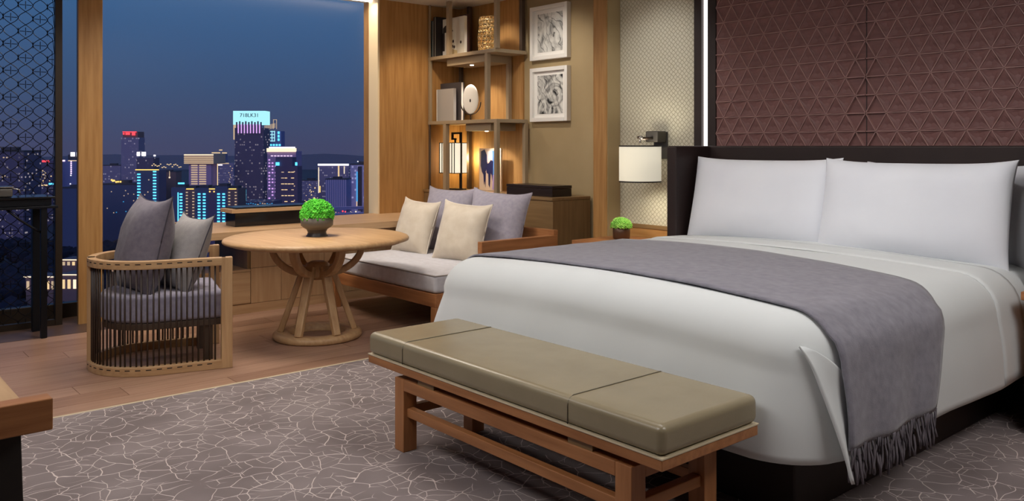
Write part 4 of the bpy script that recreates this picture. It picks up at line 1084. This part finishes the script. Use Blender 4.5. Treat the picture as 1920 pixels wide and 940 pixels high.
so = bpy.data.objects.new('sign_lettering', sm); COL.objects.link(so); so.parent = t1; so.location = (.3, -.3, zat(219.5, 700)-GZ); so.rotation_euler = (PI/2, 0, 0)
# cyan grid tower behind
uc = 511; t = building('tower with glowing cyan window grid behind the signed tower', 495, 527, 246, 740, 'block_slate', roofbox=False)
for r in range(3):
    for c_ in range(5): pass
k = 740/FPX
for c_ in range(5): lit(t, 496+c_*4.7, 255.5, 1.3, 20, 'lit_sky', uc, name='grid_bar')
for r in range(4): lit(t, 505.4, 246.5+r*6, 20.5, 1.3, 'lit_sky', uc, name='grid_bar')
for r in range(3): lit(t, 522.5, 249+r*6.5, 3.5, 4.5, 'lit_cyan', uc)
for r in range(2):
    for c_ in range(6): lit(t, 497+c_*5.5, 272+r*5, 3.6, 3.2, 'lit_cyan', uc)
for r in range(26): lit(t, 497.5, 282+r*4.6, 5, 3, 'lit_cyan', uc)
for c_ in range(10): lit(t, 496+c_*2.1, 240-c_*.5, .9, 9, 'lit_cream', uc, name='roof_spike', y=1)
for u in (512, 518): lit(t, u, 233, .9, 18, 'lit_cream', uc, name='mast', y=1)
lit(t, 515, 224.5, 6.5, .9, 'lit_cream', uc, name='mast_bar', y=1)
# violet tower with bright parapet
uc = 528; t = building('violet tower with bright white parapet in front of the cyan grid', 501, 555, 284, 660, 'block_plum', roofbox=False)
lit(t, 528, 281.5, 54, 7, 'lit_warmwhite', uc, 3, 'parapet_light')
lit(t, 529, 277, 48, 3, 'lit_white', uc, 2, 'parapet_light')
for c_ in range(7): lit(t, 510+c_*6, 292.5, 4, 1.4, 'lit_pink', uc)
for c_ in range(3): col(t, 505+c_*6, 300, 400, 6, 3, 2.4, 'lit_violet', uc, skip=.25)
# dark block with amber windows
uc = 537; t = building('dark block with amber window rows beside the moss plant', 516, 558, 312, 600, 'tower_ink', roofbox=False)
MB().box(-21*.38, 4, 1, 12, zat(312, 600)-GZ, zat(295, 600)-GZ).obj('roof_house', 'tower_ink', t)
lit(t, 520.5, 307.5, 7, 6, 'lit_cyan', uc, name='corner_lamp'); lit(t, 555.5, 307.5, 4, 6, 'lit_cyan', uc, name='corner_lamp')
for r in range(7):
    for c_ in range(4):
        if random.random() < .85: lit(t, 530+c_*6.2, 323+r*11, random.choice((4.5, 5.5)), 1.5, random.choice(('lit_amber', 'lit_cream', 'lit_amber')), uc)
for r in range(9): lit(t, 552, 322+r*9, 2, 2, 'lit_cream', uc) if random.random() < .6 else None
# beige lit tower
uc = 375; t = building('beige floodlit tower with wide overhanging top', 354, 396, 292, 640, 'block_plum', roofbox=False)
MB().box(-27.5*640/FPX, 27.5*640/FPX, -2.5, 24, zat(307.5, 640)-GZ, zat(289, 640)-GZ).obj('top_floors', 'block_beige', t)
lit(t, 375, 290.5, 55, 1.8, 'lit_warmwhite', uc, .4, 'roof_light', y=-2.7)
for r in range(4): lit(t, 375, 295+r*3.6, 55, 1.9, 'lit_cream', uc, .3, 'floor_light', y=-2.7)
for r in range(13):
    lit(t, 364.5, 310.5+r*4.3, 12, 2.2, 'lit_cream', uc); lit(t, 380, 310.5+r*4.3, 13, 2.2, 'lit_cream', uc)
lit(t, 401, 330, 1.4, 50, 'lit_amber', 375, name='edge_light', y=8)
# lit terraces behind
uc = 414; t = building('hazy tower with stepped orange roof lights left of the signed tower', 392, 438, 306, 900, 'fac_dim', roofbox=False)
MB().box(-12, 2, 2, 14, zat(306, 900)-GZ, zat(289, 900)-GZ).obj('upper_block', 'fac_dim', t)
for u, v, w in ((403, 286.8, 16), (419, 287, 9), (412, 281.5, 6)): lit(t, u, v, w, 1.8, 'lit_amber', uc, name='roof_light', y=1.5)
lit(t, 409, 306.5, 38, 2, 'lit_cream', uc, name='roof_light'); lit(t, 412, 309.5, 8, 2, 'lit_white', uc, name='roof_light')
for k in range(12): lit(t, 427+random.random()*8, 312+k*4, 1.5, 1.5, 'lit_cream', uc)
# red topped tower
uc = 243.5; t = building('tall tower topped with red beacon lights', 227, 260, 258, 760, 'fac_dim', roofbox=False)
MB().box(-14*760/FPX, 14*760/FPX, 1, 14, zat(258, 760)-GZ, zat(247, 760)-GZ).obj('top_house', 'block_brown', t)
for u, s_ in ((232, 3), (237.5, 4), (241.5, 4), (250.5, 6)): lit(t, u, 251, s_, s_, 'lit_red', uc, name='beacon')
lit(t, 243, 247.5, 26, 1.6, 'lit_red', uc, name='beacon_bar')
uc = 272; t = building('tower with two white rooftop signs behind the cyan-striped block', 256, 288, 296, 700, 'fac_dark', roofbox=False)
for u, w in ((257.5, 6), (267.5, 8)): lit(t, u, 289, w, 8, 'lit_white', uc, name='roof_sign', y=2)
for u, v in ((288, 292), (282, 298), (282, 303)): lit(t, u, v, 4, 3, 'lit_white', uc, name='roof_lamp', y=2)
# cyan striped block
uc = 277; t = building('dark blue block with two columns of cyan windows above the chair', 256, 298, 319, 520, 'block_navy', roofbox=False)
lit(t, 276, 318.5, 44, 1.8, 'lit_gold', uc, .5, 'roof_light')
for k in range(18): lit(t, 275+k*3.2, 309+random.uniform(-1, 6), 2.4, 1.6, 'lit_amber', uc, name='roof_lamp', y=8)
col(t, 260.5, 327, 440, 5.6, 6, 2.4, 'lit_cyan', uc); col(t, 290, 322, 440, 5.6, 6, 2.4, 'lit_cyan', uc)
for k in range(6): lit(t, 266+random.random()*14, 330+random.random()*70, 1.8, 2, 'lit_cream', uc)
t = building('brown block with roof lamps right of the cyan-striped block', 297, 330, 322, 560, 'block_brown', roofbox=True)
lit(t, 318, 327, 1, 12, 'lit_cream', 313.5); lit(t, 318, 333, 2.5, 2.5, 'lit_warmwhite', 313.5)
# row of slab blocks
defs = [(321, 347, 352, 'block_navy', 'cyan'), (347, 366, 354, 'block_brown', 'warm'), (366, 391, 353, 'block_navy', 'cyan2'), (391, 404, 354, 'tower_ink', 'gold'), (404, 426, 350, 'block_navy', 'cyan2'), (426, 446, 354, 'block_brown', 'warm')]
names = ['blue slab block with cyan corner strip nearest the chair cushions', 'brown slab block with gold roof lamp beside the cyan corner strip', 'navy slab block with two cyan window columns under the beige tower', 'narrow ink-dark slab block with gold roof lamp', 'navy slab block with two cyan window columns left of the desk reflection', 'brown slab block with gold roof lamp behind the desk reflection']
for (a, b2, vt, mt_, st_), nm in zip(defs, names):
    uc = (a+b2)/2; t = building(nm, a, b2, vt, 450, mt_, 'row of slab blocks across the river', roofbox=False, depth=14)
    MB().box(-(b2-a)/2*450/FPX*.7, (b2-a)/2*450/FPX*.7, 3, 9, zat(vt, 450)-GZ, zat(vt-5, 450)-GZ).obj('roof_house', 'roof_dark', t)
    if st_ == 'cyan': lit(t, 334, 390, 1.6, 58, 'lit_cyan', uc, name='corner_strip'); col(t, 339.5, 364, 470, 5.7, 5, 2.6, 'lit_cyan', uc); lit(t, 340, 344, 12, 3, 'lit_cyan', uc, name='roof_light')
    if st_ == 'cyan2': col(t, uc-5, 364, 470, 5.7, 5, 2.6, 'lit_cyan', uc); col(t, uc+4.5, 364, 470, 5.7, 5, 2.6, 'lit_cyan', uc)
    if st_ == 'warm': lit(t, uc, 354.5, 14, 1.8, 'lit_gold', uc, name='roof_light'); col(t, uc-6, 361, 470, 5.7, 3.4, 1.8, 'lit_cream', uc); col(t, uc+6, 361, 470, 5.7, 3.4, 1.8, 'lit_cream', uc)
    if st_ == 'gold':
        lit(t, uc, 354.5, 11, 1.8, 'lit_gold', uc, name='roof_light'); lit(t, uc-4, 359.5, 2.5, 2.5, 'lit_gold', uc, name='roof_lamp'); lit(t, uc+4, 359.5, 2.5, 2.5, 'lit_gold', uc, name='roof_lamp')
uc = 455; t = building('dark waterfront block at the foot of the signed tower', 440, 512, 378, 520, 'fac_dark', roofbox=False, depth=20)
for k in range(16): lit(t, 444+k*4.4, 381+random.random()*3, 2.5, 1.2, random.choice(('lit_white', 'lit_cream', 'lit_cyan_soft')), 476)
lit(t, 461, 366, 1.4, 22, 'lit_cyan', 476, name='mast_light')
# right hand group
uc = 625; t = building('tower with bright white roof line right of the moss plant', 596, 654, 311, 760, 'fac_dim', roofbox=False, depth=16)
lit(t, 625, 309, 58, 3.4, 'lit_white', uc, .6, 'roof_light')
lit(t, 597.5, 338, 1.4, 48, 'lit_warmwhite', uc, name='edge_light'); lit(t, 635, 324, 2.4, 26, 'lit_amber', uc, name='edge_light'); lit(t, 645.5, 319, 1.4, 14, 'lit_warmwhite', uc, name='edge_light'); lit(t, 600, 355, 1.6, 12, 'lit_gold', uc, name='edge_light')
t = building('lilac block with vertical piers in front of the white roof line', 610, 650, 336, 680, 'block_slate', roofbox=True, depth=20)
for k in range(10): lit(t, 612+k*4, 365, 1.2, 56, 'block_lilac', 630, name='pier')
uc = 676; t = building('twin-slab lilac tower with blue light line next to the window jamb', 657, 703, 308, 700, 'fac_lilac', roofbox=True, depth=20)
lit(t, 669.5, 350, 3, 56, 'lit_blue', 680, name='light_line'); lit(t, 669, 383, 1.2, 12, 'lit_amber', 680, name='light_line'); lit(t, 671, 303, 2, 2, 'lit_white', 680, name='beacon')
MB().box(-4, -.5, -.3, .2, zat(395, 700)-GZ, zat(312, 700)-GZ).obj('recess', 'roof_dark', t)
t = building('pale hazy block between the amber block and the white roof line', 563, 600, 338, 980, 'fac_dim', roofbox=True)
# left gap and left window
uc = 135; t = building('violet tower with white rooftop sign left of the wooden post', 116, 152, 300, 620, 'block_slate', roofbox=False)
MB().box(-3, 7, 1, 8, zat(300, 620)-GZ, zat(290, 620)-GZ).obj('roof_house', 'roof_dark', t)
lit(t, 137.5, 289.5, 8, 8, 'lit_white', uc, name='roof_sign'); lit(t, 147, 289.5, 4.5, 8, 'lit_white', uc, name='roof_sign')
lit(t, 119, 301.5, 8, 3, 'lit_pink', uc, name='roof_light'); lit(t, 140, 301.5, 22, 1.2, 'lit_amber', uc, name='roof_light')
for k in range(7): lit(t, 134.5, 303+k*3.7, 2.2, 2.6, 'lit_pink', uc)
for u, v in ((134, 329), (133, 345), (136.5, 350)): lit(t, u, v, 2, 2, 'lit_white', uc)
t = building('wide dark apartment block behind the serving dish', -30, 44, 283, 560, 'fac_dark', roofbox=True); uc = 7
for u, v in ((7, 295.5), (13, 295.5), (5, 332), (9, 330)): lit(t, u, v, 2.5, 2, 'lit_cream', uc)
uc = 59; t = building('slim dark tower with single orange beacon', 52, 66, 292, 640, 'tower_ink', roofbox=False); lit(t, 59.5, 289, 6, 6, 'lit_amber', uc, name='beacon')
uc = 85; t = building('dark tower with red rooftop beacons behind the screen post', 68, 102, 301, 680, 'fac_dark', roofbox=False)
for u in (81, 85.5, 90.5): lit(t, u, 302.5, 4, 3.5, 'lit_red', uc, name='beacon')
for k in range(12): lit(t, 72+random.random()*24, 318+random.random()*28, 2, 2, random.choice(('lit_amber', 'lit_cream')), uc)
for k in range(7): lit(t, 66+k*3.6, 347.5, 3, 2.4, 'lit_amber', uc); 
lit(t, 96, 345, 9, 3, 'lit_cyan', uc, name='sign')
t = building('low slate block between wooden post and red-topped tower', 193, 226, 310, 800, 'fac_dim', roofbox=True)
t = building('dark blue block hidden behind the chair cushions', 193, 256, 345, 540, 'block_navy', roofbox=True); uc = 224
for k in range(7): lit(t, 203+random.random()*20, 338+random.random()*4, 3, 3, 'lit_gold', uc, name='roof_lamp', y=4)
for k in range(12): lit(t, 196+random.random()*56, 352+random.random()*50, 1.6, 1.6, random.choice(('lit_cream', 'lit_cyan_soft')), uc)
t = building('dark navy block filling the gap beside the wooden post', 112, 160, 352, 480, 'block_navy', roofbox=True)
# low lit houses seen through the left window
def low_house(label, u0, u1, v0, v1, dist):
    t = building(label, u0, u1, v0, dist, 'block_brown', 'low lit houses below the left window', roofbox=False, name='low_house', depth=9); uc = (u0+u1)/2
    lit(t, uc, v0+1.5, u1-u0+6, 1.8, 'lit_warmwhite', uc, .5, 'eaves_light')
    n = max(2, int((u1-u0)/9))
    for k in range(n): lit(t, u0+(k+.5)*(u1-u0)/n, (v0+v1)/2+2, (u1-u0)/n*.5, (v1-v0)*.5, random.choice(('lit_amber', 'lit_cream', 'lit_warmwhite')), uc)
    return t
low_house('low lit house with warm eaves between screen post and wooden post', 115, 152, 486, 499, 340)
low_house('lit terrace house with glowing front below the warm eaves house', 114, 156, 514, 548, 312)
low_house('lit house front seen between the legs of the tall dark table', 48, 104, 518, 548, 318)
# tree belts, roads and street lights
noisy('tree_dark', rgb(34, 40, 66), rgb(20, 24, 44), .35, .95)
m = MB(); rnd = random.Random(5)
for k in range(420):
    dist = rnd.uniform(255, 520); u = rnd.uniform(-80, 260); p = spotp(u, dist)
    if 300 < dist < 350 and 30 < u < 165: continue
    s = rnd.uniform(3, 6.5); m.ball((p.x, p.y, GZ+s*.6), s, 1, (1, 1, .9))
tr_ = m.obj('tree_belt', 'tree_dark'); tag(tr_, 'dark mass of treetops below the left window', 'trees', kind='stuff')
def road(label, ua, ub, v, dist, wdt):
    a, b2 = spotp(ua, dist), spotp(ub, dist*1.04); z = zat(v, dist)
    t = thing('elevated_road', label, 'road', (a.x, a.y, GZ), 0, None, local=True)
    n = (b2-a).normalized(); s = Vector((-n.y, n.x, 0))*wdt; d = b2-a; zl = z-GZ
    MB().prism([Vector((0, 0, zl)), d+Vector((0, 0, zl)), d+s+Vector((0, 0, zl)), s+Vector((0, 0, zl))], (0, 0, -1.6)).obj('deck', 'block_slate', t)
    for k in range(6):
        q = d*(k+.5)/6+s*.5; MB().box(q.x-.8, q.x+.8, q.y-.8, q.y+.8, 0, zl-1.6).obj('pier', 'block_slate', t)
    MB().tube([Vector((0, 0, zl+.6)), d+Vector((0, 0, zl+.6))], .25, 5).obj('railing', 'block_lilac', t)
    return t
road('upper elevated road crossing in front of the lilac towers', 560, 720, 392, 620, 8)
road('lower elevated road nearest the window ledge', 560, 720, 404, 580, 8)
gm = MB(); gw = MB(); gr_ = MB(); rnd = random.Random(11)
for k in range(150):
    u = rnd.gauss(655, 26) if k % 3 else rnd.gauss(583, 9); dist = rnd.uniform(690, 960) if k % 3 == 0 else rnd.uniform(600, 780)
    if not 560 < u < 700: continue
    v = rnd.uniform(345, 412) if k % 3 == 0 else rnd.uniform(396, 414); p = spotp(u, dist); r = rnd.uniform(.25, .75)
    (gm, gw, gr_)[k % 3 if rnd.random() < .8 else 0].ball((p.x, p.y, zat(v, dist)), r, 1)
for mb, mt_, lb_ in ((gm, 'lit_amber', 'amber'), (gw, 'lit_warmwhite', 'white'), (gr_, 'lit_red', 'red')):
    o = mb.obj('street_lights', mt_); tag(o, 'scattered %s street and traffic lights below the towers' % lb_, 'lights', 'street lights', 'stuff')
